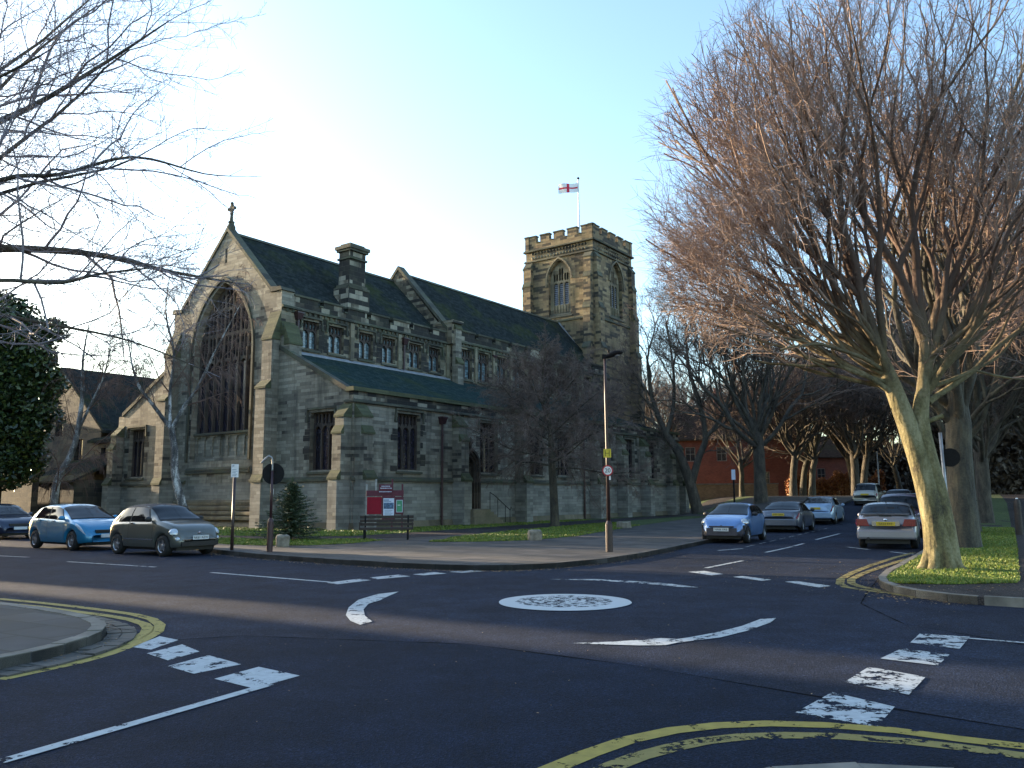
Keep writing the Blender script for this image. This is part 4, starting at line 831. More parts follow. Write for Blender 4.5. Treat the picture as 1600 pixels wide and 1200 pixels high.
# --- tower
T0, T1, X0, X1 = 7.0, 15.0, 38.0, 46.2
bel = lambda c_: arch(c_-1.3, c_+1.3, 19.75, 23.35, 25.45, 9)
b = CB()
for mp, a0, a1, c_ in ((east(X0), T0, T1, 10.95), (south(T0), X0, X1, 42.6)):
    wall(b, mp, rect(a0, a1, -.4, 27), [bel(c_)], .55)
wall(b, west(X1), rect(T0, T1, -.4, 27)); wall(b, north(T1), rect(X0, X1, -.4, 27))
b.build('tower_wall', 'stone_tower')
b = CB(); b.box(X0+.3, X1-.3, T0+.3, T1-.3, 26.5, 26.6); b.build('tower_roof', 'lead')
for mp, c_, lb in ((east(X0), 10.95, 'louvred belfry window on the sunlit face of the tower'), (south(T0), 42.6, 'louvred belfry window on the shaded face of the tower')):
    w = empty('belfry_window'); w.parent = church; w['label'] = lb; hs = []
    lw = (2.0-.12*4)/3; x0 = c_-1.0
    for i in range(3):
        a = x0+.12+i*(lw+.12); hs.append(arch(a, a+lw, 20.9, 22.9, 23.2, 4))
        zz = archz(a+lw/2, c_-1.0, c_+1.0, 23.2, 24.9)-.15
        for q0, q1 in ((a, a+lw/2-.03), (a+lw/2+.03, a+lw)):
            if zz > 23.8: hs.append([(q0, 23.45), ((q0+q1)/2, 23.35), (q1, 23.45), (q1, zz-.15), ((q0+q1)/2, zz), (q0, zz-.15)])
    b = CB(); wall(b, mp, grow_loop(arch(c_-1.3, c_+1.3, 19.75, 23.35, 25.45, 9), -.004), hs, .14, False, False, .35); b.build('tracery', 'ashlar', w)
    b = CB(); z = 20.95
    while z < 22.95:
        q = [(z, .5), (z+.16, .66), (z+.20, .66), (z+.05, .49)]; b.prism([mp(x0+.1, zz_, dd) for zz_, dd in q], [mp(x0+1.9, zz_, dd) for zz_, dd in q]); z += .2
    b.build('louvre', 'louvre', w)
    b = CB(); b.mesh([mp(c_-1.3, 19.7, .75), mp(c_+1.3, 19.7, .75), mp(c_+1.3, 25.4, .75), mp(c_-1.3, 25.4, .75)], [(0, 1, 2, 3)]); b.build('dark_interior', 'dark_inside', w)
    b = CB()
    for i in range(6): a = x0+.1+i*.34; b.prism([mp(a, 20.05, .25), mp(a+.1, 20.05, .25), mp(a+.1, 20.05, .36), mp(a, 20.05, .36)], [mp(a, 20.8, .25), mp(a+.1, 20.8, .25), mp(a+.1, 20.8, .36), mp(a, 20.8, .36)])
    b.build('blind_panels', 'ashlar', w)
    hood(mp, arch(c_-1.42, c_+1.42, 22.8, 23.35, 25.6, 9)[1:], .16, .18, parent=w, mat='ashlar')
    b = CB(); b.prism([mp(c_-1.5, 19.5, -.1), mp(c_-1.5, 19.6, -.1), mp(c_-1.5, 20.05, .34), mp(c_-1.5, 19.5, .34)], [mp(c_+1.5, 19.5, -.1), mp(c_+1.5, 19.6, -.1), mp(c_+1.5, 20.05, .34), mp(c_+1.5, 19.5, .34)]); b.build('sill', 'trim', w)
for mp, a0, a1, e_ in ((east(X0), T0-.15, T1+.15, 0), (south(T0), X0-.15, X1+.15, .005), (north(T1), X0-.15, X1+.15, .005), (west(X1), T0-.15, T1+.15, 0)):
    course(mp, a0, a1, 19.05+e_, 19.3+e_, .14); course(mp, a0, a1, 25.75+e_, 25.95+e_, .16); course(mp, a0, a1, 26.85+e_, 27.1+e_, .26)
    b = CB()                                                     # carved frieze of small lozenges
    n = 18; pt = (a1-a0-1.6)/n
    for i in range(n):
        c_ = a0+.8+(i+.5)*pt
        for dz in (26.18, 26.62):
            q = [(c_-pt*.45, dz), (c_, dz-.2), (c_+pt*.45, dz), (c_, dz+.2)]; b.prism([mp(x_, z_, -.02) for x_, z_ in q], [mp((x_-c_)*.3+c_, (z_-dz)*.3+dz, -.14) for x_, z_ in q])
    b.build('carved_frieze', 'stone_dark')
    parapet(mp, a0+.05, a1-.05, 27.0+e_, 27.75+e_, 28.45+e_, 1.68, .68, 'stone_tower', .4)
PT = [(1.15, 13.0, .5), (.9, 16.0, .5), (.7, 20.0, .5), (.52, 23.2, .4), (.4, 25.2, .55)]
for mp, a0, a1 in ((east(X0), T0+.05, T0+.85), (east(X0), T1-.85, T1-.05), (south(T0), X0+.05, X0+.85), (south(T0), X1-.85, X1-.05), (north(T1), X0+.05, X0+.85), (west(X1), T0+.05, T0+.85)):
    butt(mp, a0, a1, PT, mat='stone_tower')
b = CB(); q = [(T0+.3, 14.2), (11.15, 19.05), (11.15, 19.25), (T0+.3, 14.4)]; b.prism([(X0-.02, t, z) for t, z in q], [(X0-.12, t, z) for t, z in q]); b.build('lead_flashing', 'lead')

# --- flagpole and flag on the tower
fp = empty('flagpole', (0, 0, 0), 0, 'white flagpole on the tower flying a white flag with a red cross', 'flagpole')
cw_ = church.matrix_basis
def toworld(s, t, z): 
    a = math.radians(54.3); x, y = s*K, t*K; return (-7.81+x*math.cos(a)-y*math.sin(a), 40.06+x*math.sin(a)+y*math.cos(a), .12+z*K)
px_, py_, pz_ = toworld(42.0, 10.9, 26.6); fp.location = (px_, py_, pz_)
H_ = 8.05
b = MB(); b.tube([(0, 0, 0), (0, 0, H_)], [.11, .07], 10); b.build('pole', 'white_paint', fp)
b = MB(); b.sphere((0, 0, H_+.1), .13, 10, 7); b.build('finial', 'black_metal', fp)
fl_ = MB(); rd = MB(); nx, nz = 22, 12; Lf, Hf = 2.0, .95
def fpos(i, j):
    a = i/nx; z = H_-.35-Hf*(j/nz)-.10*a*a-.06*math.sin(a*4); x = -Lf*a*.98; y = .22*math.sin(a*7+j*.12)*a+.1*a
    return (x, y, z)
g = [[fpos(i, j) for j in range(nz+1)] for i in range(nx+1)]
for i in range(nx):
    for j in range(nz):
        red = (5 <= j <= 6) or (10 <= i <= 12)
        (rd if red else fl_).poly([g[i][j], g[i+1][j], g[i+1][j+1], g[i][j+1]])
f_ = fl_.build('flag', 'flag_white', fp, smooth=True); rd.build('red_cross', 'flag_red', f_, smooth=True)

# --- low buildings left of the church
hall = empty('church_hall', tuple(toworld(3.0, 0, 0)), math.radians(54.3), 'big dark roofed stone hall with a sunlit gable at the left of the church', 'hall')
class HB(MB):
    def build(s, name, mat, parent=hall, **k):
        s.v = [((x-3)*K, y*K, z*K) for x, y, z in s.v]; return MB.build(s, name, mat, parent, uv='box', **k)
b = HB(); E3 = east(1.0)
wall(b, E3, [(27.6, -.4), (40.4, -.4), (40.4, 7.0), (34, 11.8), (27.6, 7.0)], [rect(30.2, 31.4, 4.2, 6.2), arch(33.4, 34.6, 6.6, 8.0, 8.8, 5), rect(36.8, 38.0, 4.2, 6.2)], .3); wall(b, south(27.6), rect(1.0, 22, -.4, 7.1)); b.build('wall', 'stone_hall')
for a, c_, z0, z1 in ((30.2, 31.4, 4.2, 6.2), (33.4, 34.6, 6.6, 8.8), (36.8, 38.0, 4.2, 6.2)):
    b = HB(); b.mesh([E3(a, z0, .28), E3(c_, z0, .28), E3(c_, z1, .28), E3(a, z1, .28)], [(0, 1, 2, 3)]); w = b.build('window', 'leaded')
    b = HB(); b.box(1.1, 1.22, (a+c_)/2-.05, (a+c_)/2+.05, z0, z1); b.build('mullion', 'tracery', w)
b = HB()
for sg in (-1, 1): b.prism([(.8, 34+sg*7, 6.7), (.8, 34, 12.05), (.8, 34, 11.85), (.8, 34+sg*7, 6.5)], [(22, 34+sg*7, 6.7), (22, 34, 12.05), (22, 34, 11.85), (22, 34+sg*7, 6.5)])
b.build('roof', 'slate')
ves = empty('vestry', tuple(toworld(0, 0, 0)), math.radians(54.3), 'low stone vestry with two slate lean-to roofs between the church and the hall', 'vestry')
class VB(MB):
    def build(s, name, mat, parent=ves, **k):
        s.v = [(x*K, y*K, z*K) for x, y, z in s.v]; return MB.build(s, name, mat, parent, uv='box', **k)
b = VB(); wall(b, east(.8), rect(23.5, 28.4, -.4, 6.0), [rect(25.0, 25.7, 3.5, 5.4), rect(26.4, 27.1, 3.5, 5.4)], .25); wall(b, south(23.6), rect(-.2, .8, -.4, 6)); b.build('wall', 'stone_hall')
for a in (25.0, 26.4):
    b = VB(); b.mesh([east(.8)(a, 3.5, .2), east(.8)(a+.7, 3.5, .2), east(.8)(a+.7, 5.4, .2), east(.8)(a, 5.4, .2)], [(0, 1, 2, 3)]); b.build('window', 'leaded')
b = VB(); b.prism([(.5, 23.45, 5.95), (3.6, 23.45, 7.4), (3.6, 23.45, 7.2), (.5, 23.45, 5.75)], [(.5, 28.6, 5.95), (3.6, 28.6, 7.4), (3.6, 28.6, 7.2), (.5, 28.6, 5.75)]); b.build('roof', 'slate')
b = VB(); wall(b, east(-2.2), rect(24.6, 31, -.4, 3.0)); wall(b, south(24.6), rect(-2.2, .8, -.4, 3.0)); wall(b, north(31), rect(-2.2, 1, -.4, 3)); b.build('wall', 'stone_hall')
b = VB(); b.prism([(-2.5, 24.4, 2.95), (.8, 24.4, 4.6), (.8, 24.4, 4.4), (-2.5, 24.4, 2.8)], [(-2.5, 31.2, 2.95), (.8, 31.2, 4.6), (.8, 31.2, 4.4), (-2.5, 31.2, 2.8)]); b.build('roof', 'slate')
b = VB(); b.box(-2.32, -2.22, 27.6, 27.72, -.3, 2.8); b.build('downpipe', 'black_metal')
bw = empty('boundary_wall', tuple(toworld(-4.0, 26.6, 0)), math.radians(54.3), 'long dark stone wall running off the left edge behind the parked cars', 'wall')
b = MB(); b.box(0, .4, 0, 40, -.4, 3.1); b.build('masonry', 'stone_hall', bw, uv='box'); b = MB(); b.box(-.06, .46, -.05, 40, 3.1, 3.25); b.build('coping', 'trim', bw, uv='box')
# ---------------------------------------------------------------- trees: tapered limbs and real twigs
def unit(v): return v/max(1e-9, np.linalg.norm(v))
def rotv(v, ax, a): ax = unit(ax); return v*math.cos(a)+np.cross(ax, v)*math.sin(a)+ax*np.dot(ax, v)*(1-math.cos(a))
class Tree:
    """grows limbs level by level; levels below `split` go in the trunk mesh, the rest in the crown mesh"""
    def __init__(s, seed, levels, split=2, droop=None, clip=None):
        s.r = random.Random(seed); s.L = levels; s.split = split; s.t = MB(); s.c = MB(); s.clip = clip
    def g(s, j): return np.array([s.r.gauss(0, j), s.r.gauss(0, j), s.r.gauss(0, j)])
    def emit(s, pts, rad, l):
        m = s.t if l < s.split else s.c; r0 = max(rad)
        n = 12 if r0 > .12 else 8 if r0 > .05 else 5 if r0 > .018 else 3
        m.tube(pts, rad, n, cap=False)
    def limb(s, p, d, L, r, l):
        q = s.L[l]; n = q['n']; pts = [p.copy()]; rad = [r]; dirs = [d]
        for i in range(n):
            d = unit(d+s.g(q['j'])+np.array([0, 0, q['up']]))
            if s.clip and len(pts) > 1 and s.clip(p+d*(L/n)) > s.r.uniform(.93, 1.05): break
            p = p+d*(L/n); pts.append(p.copy()); rad.append(r*(1-(i+1)/n*(1-q.get('tp', .35)))); dirs.append(d)
        if len(pts) < 2: return
        s.emit(pts, rad, l); s.kids(pts, rad, dirs, L, l)
    def kids(s, pts, rad, dirs, L, l):
        if l+1 >= len(s.L): return
        q = s.L[l]; n = len(pts)-1; az = s.r.uniform(0, 6.28)
        nc = max(1, round(q['nc']*min(1, n/q['n'])))
        if n < q['n']*.5 and l: return
        for k in range(nc):
            f = q['f0']+(1-q['f0'])*(k+s.r.random())/nc; x = min(f*n, n-1e-4); i = int(x); fr = x-i
            p = pts[i]*(1-fr)+pts[i+1]*fr; rr = rad[i]*(1-fr)+rad[i+1]*fr; d = dirs[i+1]
            az += 2.4+s.r.uniform(-.5, .5); a = math.radians(q['ang']*s.r.uniform(.65, 1.35))
            ax = rotv(unit(np.cross(d, np.array([.31, .2, .93]) if abs(d[2]) < .9 else np.array([1., .1, 0]))), d, az)
            cd = rotv(d, ax, a); cl = L*q['ratio']*(1-.5*f)*s.r.uniform(.7, 1.25)
            s.limb(p, cd, cl, max(min(rr*.62, cl*q.get('cr', .018)), q.get('rmin', .004)), l+1)
        if q.get('tip', True):
            s.limb(pts[-1], dirs[-1], L*q['ratio']*.6, max(rad[-1]*.9, q.get('rmin', .004)), l+1)
    def forked(s, p, d, L, r, depth, o, q):
        """limb that keeps dividing into a stronger and a weaker shoot; o = point the crown spreads from"""
        n = 4 if depth < 4 else 3; pts = [p.copy()]; rad = [r]; e = r*q['tp']; out = False
        for i in range(n):
            w = unit(p-o); d = unit(d+w*q['out']+np.array([0, 0, q['up']])+s.g(q['j'])); p = p+d*(L/n); pts.append(p.copy()); rad.append(r+(e-r)*(i+1)/n)
            if s.clip and s.clip(p) > s.r.uniform(.94, 1.04): out = True; break
        (s.t if r > q['rt'] else s.c).tube(pts, rad, 12 if r > .1 else 8 if r > .045 else 5 if r > .016 else 3, cap=False)
        if depth >= q['lat0']:
            for _ in range(q['lat']):
                k = s.r.randrange(len(pts)-1); f = s.r.random(); a = pts[k]*(1-f)+pts[k+1]*f; v = unit(d*1.1+s.g(.75)); m = q['ll']*s.r.uniform(.5, 1.3); b_ = a+v*m*.5; v2 = unit(v+s.g(.3)+np.array([0, 0, q['up']*3])); c_ = b_+v2*m*.5
                s.c.tube([a, b_, c_], [q['rm']*1.15, q['rm'], q['rm']*.6], 3, cap=False)
                for _2 in range(q.get('l2', 2)): v3 = unit(v+s.g(.6)); s.c.tube([b_, b_+v3*m*.4], [q['rm']*.85, q['rm']*.5], 3, cap=False)
        if out or depth >= q['max']: return
        az = s.r.uniform(0, 6.28); ax = rotv(unit(np.cross(d, np.array([.31, .2, .93]) if abs(d[2]) < .9 else np.array([1., .1, 0]))), d, az)
        a1 = math.radians(q['a1']*s.r.uniform(.5, 1.4)); a2 = math.radians(q['a2']*s.r.uniform(.7, 1.3)); rn = rad[len(pts)-1]
        s.forked(p, rotv(d, ax, a1), L*q['k1']*s.r.uniform(.85, 1.12), max(rn*.96, q['rm']), depth+1, o, q)
        s.forked(p, rotv(d, ax, -a2), L*q['k2']*s.r.uniform(.8, 1.12), max(rn*s.r.uniform(.6, .8), q['rm']), depth+1, o, q)
        if s.r.random() < q['p3']: s.forked(p, rotv(d, rotv(ax, d, 1.6), a2), L*q['k2']*.85, max(rn*.55, q['rm']), depth+1, o, q)
    def stem(s, pts, rad, l=0, n=14):
        s.t.tube(pts, rad, n, cap=True)
    def make(s, name, loc, bark, twig, label, group=None, rz=0, cat='tree'):
        o = empty(name, loc, rz, label, cat, group)
        s.t.build('trunk', bark, o, smooth=True); s.c.build('crown', twig, o); return o
V3 = lambda *a: np.array(a, float)
def smooth_path(pts, n=4):
    P = [V3(*p) for p in pts]; out = []
    for i in range(len(P)-1):
        p0, p1, p2, p3 = P[max(i-1, 0)], P[i], P[i+1], P[min(i+2, len(P)-1)]
        for k in range(n):
            t = k/n; out.append(.5*((2*p1)+(-p0+p2)*t+(2*p0-5*p1+4*p2-p3)*t*t+(-p0+3*p1-3*p2+p3)*t**3))
    out.append(P[-1]); return out
def add_stem(T, path, rads, l=0, n=14, kids=True, Lk=None):
    P = smooth_path(path); R = np.interp(np.linspace(0, 1, len(P)), np.linspace(0, 1, len(rads)), rads)
    T.t.tube(P, R, n, cap=False)
    if kids:
        D_ = [unit(P[min(i+1, len(P)-1)]-P[max(i-1, 0)]) for i in range(len(P))]
        T.kids(P, list(R), D_, Lk or float(sum(np.linalg.norm(P[i+1]-P[i]) for i in range(len(P)-1))), l)
# --- big lit tree on the right verge
LV = [dict(n=16, j=.085, up=.022, nc=16, f0=.16, ang=36, ratio=.34, tp=.14, cr=.0095),
      dict(n=9, j=.14, up=.02, nc=10, f0=.12, ang=42, ratio=.40, tp=.28, cr=.008, rmin=.0046),
      dict(n=6, j=.17, up=.015, nc=7, f0=.1, ang=46, ratio=.5, tp=.4, rmin=.0034),
      dict(n=4, j=.2, up=.015, nc=0, f0=0, ang=0, ratio=0, tp=.5)]
T = Tree(21, LV, split=1, clip=lambda p: math.sqrt(((p[0]+.1)/5.5)**2+(p[1]/5.6)**2+((p[2]-7.3)/(6.3 if p[2] > 7.3 else 3.9))**2))
add_stem(T, [(.02, 0, -.3), (0, 0, .1), (-.06, 0, .9), (-.22, 0, 1.9), (-.38, .05, 2.7), (-.62, .05, 3.5), (-.85, .1, 4.3)], [.46, .31, .235, .21, .205, .18, .14], n=18, kids=False)
add_stem(T, [(.10, .05, -.3), (.13, .02, .4), (.05, .0, 1.4), (-.12, .02, 2.4), (-.16, .05, 3.1), (-.02, .05, 3.9), (.08, .08, 4.8)], [.36, .25, .20, .185, .16, .13, .10], n=16, kids=False)
for a in range(7):
    an = a*.9+.3; add_stem(T, [(.5*math.cos(an), .42*math.sin(an), -.1), (.28*math.cos(an), .25*math.sin(an), .1), (.1*math.cos(an), .12*math.sin(an), .7)], [.1, .13, .12], n=8, kids=False)
#      base point            azimuth(deg, 0=+x, 90=away)  elevation  length  radius
limbs = [((-.80, .1, 4.15), 182, 30, 6.6, .095), ((-.72, .1, 3.9), 168, 17, 6.2, .07), ((-.86, .1, 4.3), 176, 50, 9.0, .13), ((-.84, .1, 4.25), 200, 62, 10.6, .15),
         ((-.85, .1, 4.3), 150, 72, 12.2, .15), ((-.6, .05, 3.5), 195, 40, 7.0, .08), ((-.7, .1, 3.8), 235, 55, 8.6, .10), ((-.78, .1, 4.0), 120, 48, 8.6, .10),
         ((.08, .08, 4.75), 190, 78, 12.6, .14), ((.08, .08, 4.75), 60, 80, 12.6, .13), ((.06, .05, 4.2), 20, 62, 11.0, .13), ((.05, .05, 3.9), 350, 45, 8.8, .10),
         ((.03, .05, 3.4), 10, 30, 7.4, .085), ((.04, .05, 3.6), 300, 52, 8.2, .09), ((.07, .05, 4.4), 100, 58, 9.6, .10), ((.05, .05, 4.0), 330, 68, 10.6, .11), ((.0, .05, 3.0), 335, 22, 5.6, .06), ((-.85, .1, 4.3), 260, 74, 11.0, .11), ((-.5, .05, 3.2), 172, 8, 4.6, .045), ((-.8, .1, 4.2), 186, 40, 7.8, .09), ((-.84, .1, 4.3), 184, 58, 9.8, .10)]
BIG = dict(tp=.80, out=.05, up=.035, j=.075, rt=.022, lat0=3, lat=2, ll=.6, l2=2, rm=.0034, max=8, a1=12, a2=30, k1=.92, k2=.85, p3=.07)
rr_ = random.Random(88)
for p, az, el, L_, r_ in limbs:
    a, e = math.radians(az), math.radians(el); T.forked(V3(*p), V3(math.cos(a)*math.cos(e), math.sin(a)*math.cos(e), math.sin(e)), 1.32*(.74+.42*math.sin(e)), r_*.82, 1, V3(-.4, .05, 3.2), BIG)
for i in range(9):
    az, el = (175, 196, 160, 184, 210, 168, 190, 145, 225)[i], (8, 14, 18, 24, 16, 32, 36, 26, 28)[i]
    a, e = math.radians(az), math.radians(el); T.forked(V3(-.8, .08, 3.75+.07*i), V3(math.cos(a)*math.cos(e), math.sin(a)*math.cos(e), math.sin(e)), 1.05, .055, 1, V3(-.4, .05, 3.2), dict(BIG, up=.012))
for i in range(5):
    az, el = (10, 340, 30, 355, 310)[i], (12, 20, 26, 34, 24)[i]
    a, e = math.radians(az), math.radians(el); T.forked(V3(.02, .05, 3.7+.15*i), V3(math.cos(a)*math.cos(e), math.sin(a)*math.cos(e), math.sin(e)), 1.05, .055, 1, V3(-.2, .05, 3.2), dict(BIG, up=.012))
for i in range(6): T.forked(V3(-.3+.05*i, .05, 2.9+.25*i), V3(math.cos(i*2.2), math.sin(i*2.2), .35), .35, .010, 6, V3(-.3, 0, 2.5), BIG)
TREE_NEAR = 'trees along the grass verge on the right'
T.make('street_tree', (8.61, 16.84, .118), 'bark_mossy', 'twig_red', 'big bare fan shaped tree with a sunlit mossy leaning trunk, nearest on the right verge', TREE_NEAR)
# --- generic street tree models
def gen_tree(seed, h, spread=1.0, nl=9, lean=0, fork=3.2, r0=.36, dense=1.0, tw=.007, up=.05):
    L_ = [dict(n=8, j=.09, up=up, nc=int(15*dense), f0=.18, ang=38, ratio=.48, tp=.25, cr=.018),
          dict(n=6, j=.12, up=.04, nc=int(11*dense), f0=.12, ang=38, ratio=.48, tp=.3, cr=.015, rmin=tw*1.3),
          dict(n=4, j=.15, up=.02, nc=int(5*dense), f0=.1, ang=38, ratio=.5, tp=.4, rmin=tw),
          dict(n=2, j=.18, up=.02, nc=0, f0=0, ang=0, ratio=0, tp=.6)]
    t = Tree(seed, L_, split=1); r = t.r; ln = lean
    add_stem(t, [(0, 0, -.3), (0, 0, .1), (ln*.2, 0, fork*.4), (ln*.6, r.uniform(-.1, .1), fork*.75), (ln, 0, fork), (ln*1.1, 0, fork*1.35)], [r0*1.5, r0*1.05, r0*.85, r0*.82, r0*.8, r0*.5], n=14, kids=False)
    q = dict(tp=.80, out=.04, up=up, j=.11, rt=.03, lat0=3, lat=1, ll=.9, l2=2, rm=tw*.75, max=7, a1=14, a2=34, k1=.90, k2=.82, p3=.25)
    for i in range(nl):
        a = 2*PI*i/nl+r.uniform(-.4, .4); e = math.radians(r.uniform(25, 72) if i < nl-2 else 82); L = (h-fork)*.172*(.8+.45*math.sin(e))*(spread if e < 1 else 1)*r.uniform(.9, 1.1)
        t.forked(V3(ln*.95, 0, fork*r.uniform(.85, 1.25)), V3(math.cos(a)*math.cos(e), math.sin(a)*math.cos(e), math.sin(e)), L, r0*r.uniform(.26, .42), 1, V3(0, 0, fork*.7), q)
    return t
tA = gen_tree(5, 13.5, 1.05, 12, .1, 3.6, .42).make('street_tree', (12.95, 23.9, .118), 'bark', 'twig', 'stout shaded tree just behind the big sunlit tree on the right verge', TREE_NEAR)
# --- the middle tree in front of the church: low dense crown
LM = [dict(n=7, j=.1, up=.0, nc=15, f0=.15, ang=42, ratio=.5, tp=.3, cr=.018),
      dict(n=5, j=.16, up=-.03, nc=10, f0=.1, ang=45, ratio=.5, tp=.35, cr=.015, rmin=.0085),
      dict(n=4, j=.2, up=-.06, nc=6, f0=.05, ang=45, ratio=.6, tp=.4, rmin=.007),
      dict(n=3, j=.22, up=-.08, nc=0, f0=0, ang=0, ratio=0, tp=.6)]
T = Tree(33, LM, split=1)
add_stem(T, [(0, 0, -.2), (0, 0, .2), (-.05, 0, 1.8), (-.12, 0, 3.4), (-.2, 0, 5.2), (-.35, 0, 7.2), (-.45, 0, 9.2)], [.34, .24, .21, .2, .13, .07, .02], n=12, kids=False)
for i in range(24):
    a = i*2.4; z_ = 3.0+i*.17; e = math.radians(2+i*1.9); T.limb(V3(-.1-.02*i, 0, z_), V3(math.cos(a)*math.cos(e), math.sin(a)*math.cos(e), math.sin(e)), 4.9-.08*i, .06, 0)
for i in range(6):
    a = i*1.1; T.limb(V3(-.35, 0, 6.6+i*.35), V3(math.cos(a)*.5, math.sin(a)*.5, .8), 2.2-.15*i, .035, 0)
T.make('churchyard_tree', (2.2, 43.4, .118), 'bark', 'twig', 'low dense bare tree standing alone before the middle of the church wall')
# --- leaning forked tree at the far end of the church, and the street trees beyond
LF = [dict(n=9, j=.13, up=.05, nc=11, f0=.3, ang=40, ratio=.45, tp=.25, cr=.018),
      dict(n=6, j=.16, up=.03, nc=8, f0=.12, ang=42, ratio=.48, tp=.3, cr=.015, rmin=.013),
      dict(n=4, j=.2, up=.02, nc=5, f0=.1, ang=42, ratio=.55, tp=.4, rmin=.011),
      dict(n=2, j=.22, up=0, nc=0, f0=0, ang=0, ratio=0, tp=.6)]
T = Tree(44, LF, split=1)
add_stem(T, [(0, 0, -.3), (0, 0, .2), (-.5, 0, 2.4), (-1.3, 0, 4.8), (-2.4, 0, 6.6), (-3.4, 0, 9.5), (-3.7, 0, 12.5)], [.7, .5, .42, .36, .27, .19, .12], n=12, kids=False)
add_stem(T, [(-.45, 0, 2.3), (.3, 0, 4.6), (.9, 0, 6.2), (.6, .3, 9), (-.2, .3, 12), (-.4, .2, 15.5)], [.34, .28, .24, .2, .15, .06], n=10, kids=False)
add_stem(T, [(-2.3, 0, 6.5), (-1.6, .3, 9), (-1.5, .5, 12.5), (-2.0, .5, 16)], [.2, .16, .1, .05], n=8, kids=False)
add_stem(T, [(.9, 0, 6.1), (2.4, -.2, 8.2), (3.4, -.3, 11.5), (3.6, 0, 14)], [.18, .14, .08, .03], n=8, kids=False)
LQ = dict(tp=.8, out=.03, up=.03, j=.13, rt=.03, lat0=3, lat=1, ll=1.0, l2=2, rm=.009, max=7, a1=16, a2=36, k1=.9, k2=.82, p3=.2)
for (x_, y_, z_, az, el, L_, r_) in ((-2.4, 0, 6.6, 180, 40, 1.3, .12), (-3.0, 0, 8.2, 200, 50, 1.3, .11), (-3.4, 0, 9.5, 150, 55, 1.3, .1), (-3.7, 0, 12.3, 170, 75, 1.3, .1), (-3.5, 0, 11, 40, 60, 1.2, .09), (-1.5, .5, 12, 60, 60, 1.3, .09), (-1.9, .5, 15.5, 90, 80, 1.1, .06), (-1.5, .3, 10, 250, 50, 1.2, .08),
        (.6, .3, 9, 20, 50, 1.4, .12), (0, .3, 11.5, 160, 60, 1.2, .09), (-.3, .2, 14.5, 60, 75, 1.1, .07), (.9, 0, 6.2, 330, 35, 1.3, .1), (2.4, -.2, 8.2, 350, 40, 1.4, .11), (3.2, -.3, 10.5, 20, 60, 1.4, .1), (3.5, 0, 13.5, 60, 80, 1.2, .06), (3.0, -.2, 10, 200, 60, 1.1, .08), (-1.3, 0, 4.8, 190, 30, 1.0, .07), (.3, 0, 4.7, 10, 25, 1.0, .06)):
    a, e = math.radians(az), math.radians(el); T.forked(V3(x_, y_, z_), V3(math.cos(a)*math.cos(e), math.sin(a)*math.cos(e), math.sin(e)), L_, r_, 1, V3(0, 0, 5), LQ)
T.make('churchyard_tree', (15.03, 67.5, hill(15, 67.5)+.1), 'bark_dark', 'twig', 'bare tree forking low into a wide V at the far corner of the church')
AV = 'bare trees along the far side of the right street'
m1 = gen_tree(51, 18, 1.2, 14, 0, 4.6, .55, .95, .015).make('street_tree', (24.3, 80, hill(24.3, 80)+.1), 'bark_dark', 'twig', 'stout bare tree with upright limbs, behind the dark grey coupe', AV)
m1.location = (19.8, 66, hill(19.8, 66)+.1)
m2 = gen_tree(52, 14, 1.1, 11, .6, 3.6, .36, .95, .014).make('street_tree', (29.5, 84, hill(29.5, 84)+.1), 'bark', 'twig', 'bare tree with a slim lean, above the pale blue saloon', AV)
m3 = gen_tree(53, 16, 1.15, 13, -.5, 4.2, .45, .9, .016).make('street_tree', (34.8, 84, hill(34.8, 84)+.1), 'bark_dark', 'twig', 'bare dark tree left of the far twin trunks', AV)
lab = {'a': [('bare tree just right of the stout tree behind the cars', m3, (25.8, 76), 2.1, .85), ('slim bare tree with one lit bough beside the red building', m2, (27.9, 77), .4, .95), ('left trunk of the dark pair beyond the pale blue saloon', m1, (32.4, 78), 1.0, .8),
      ('right trunk of the dark pair beyond the pale blue saloon', m3, (34.2, 80.5), 3.0, .85), ('pale lit tree near the end of the street', m2, (45, 96), 2.2, 1.0), ('farthest bare tree closing the view up the street', m1, (47, 112), 2.9, .9),
      ('thin bare tree before the red building', m2, (22.2, 80), 4.4, .8),
      ('wide bare tree behind the leaning trunk of the pair', m1, (38, 92), 1.4, .9), ('bare tree rising above the red brick house', m1, (22, 104), 2.0, .8), ('bare tree over the roof of the long red building', m3, (33, 112), 2.6, 1.1), ('bare tree in the gap between house and church', m3, (16.5, 98), .9, 1.0)]}
for lb, src, (x, y), rz, sc in lab['a']:
    o = copy_tree(src); o.location = (x, y, hill(x, y)+.1); o.rotation_euler = (0, 0, rz); o.scale = (sc, sc, sc); o['label'] = lb
for lb, src, (x, y), rz, sc in [('third tree back along the right verge', tA, (18.4, 33.5), 2.0, 1.0), ('fourth tree back along the right verge, beside the dark post', m1, (24.2, 42.5), .6, .72), ('fifth tree back along the right verge', m3, (29.8, 52.5), 1.9, .85), ('sixth tree back along the right verge, almost hidden', m2, (36, 64), 2.8, 1.0), ('last tree of the right verge, far up the street', m1, (43, 78), 5.2, .8)]:
    o = copy_tree(src); o.location = (x, y, hill(x, y)+.1); o.rotation_euler = (0, 0, rz); o.scale = (sc, sc, sc); o['label'] = lb; o['group'] = TREE_NEAR
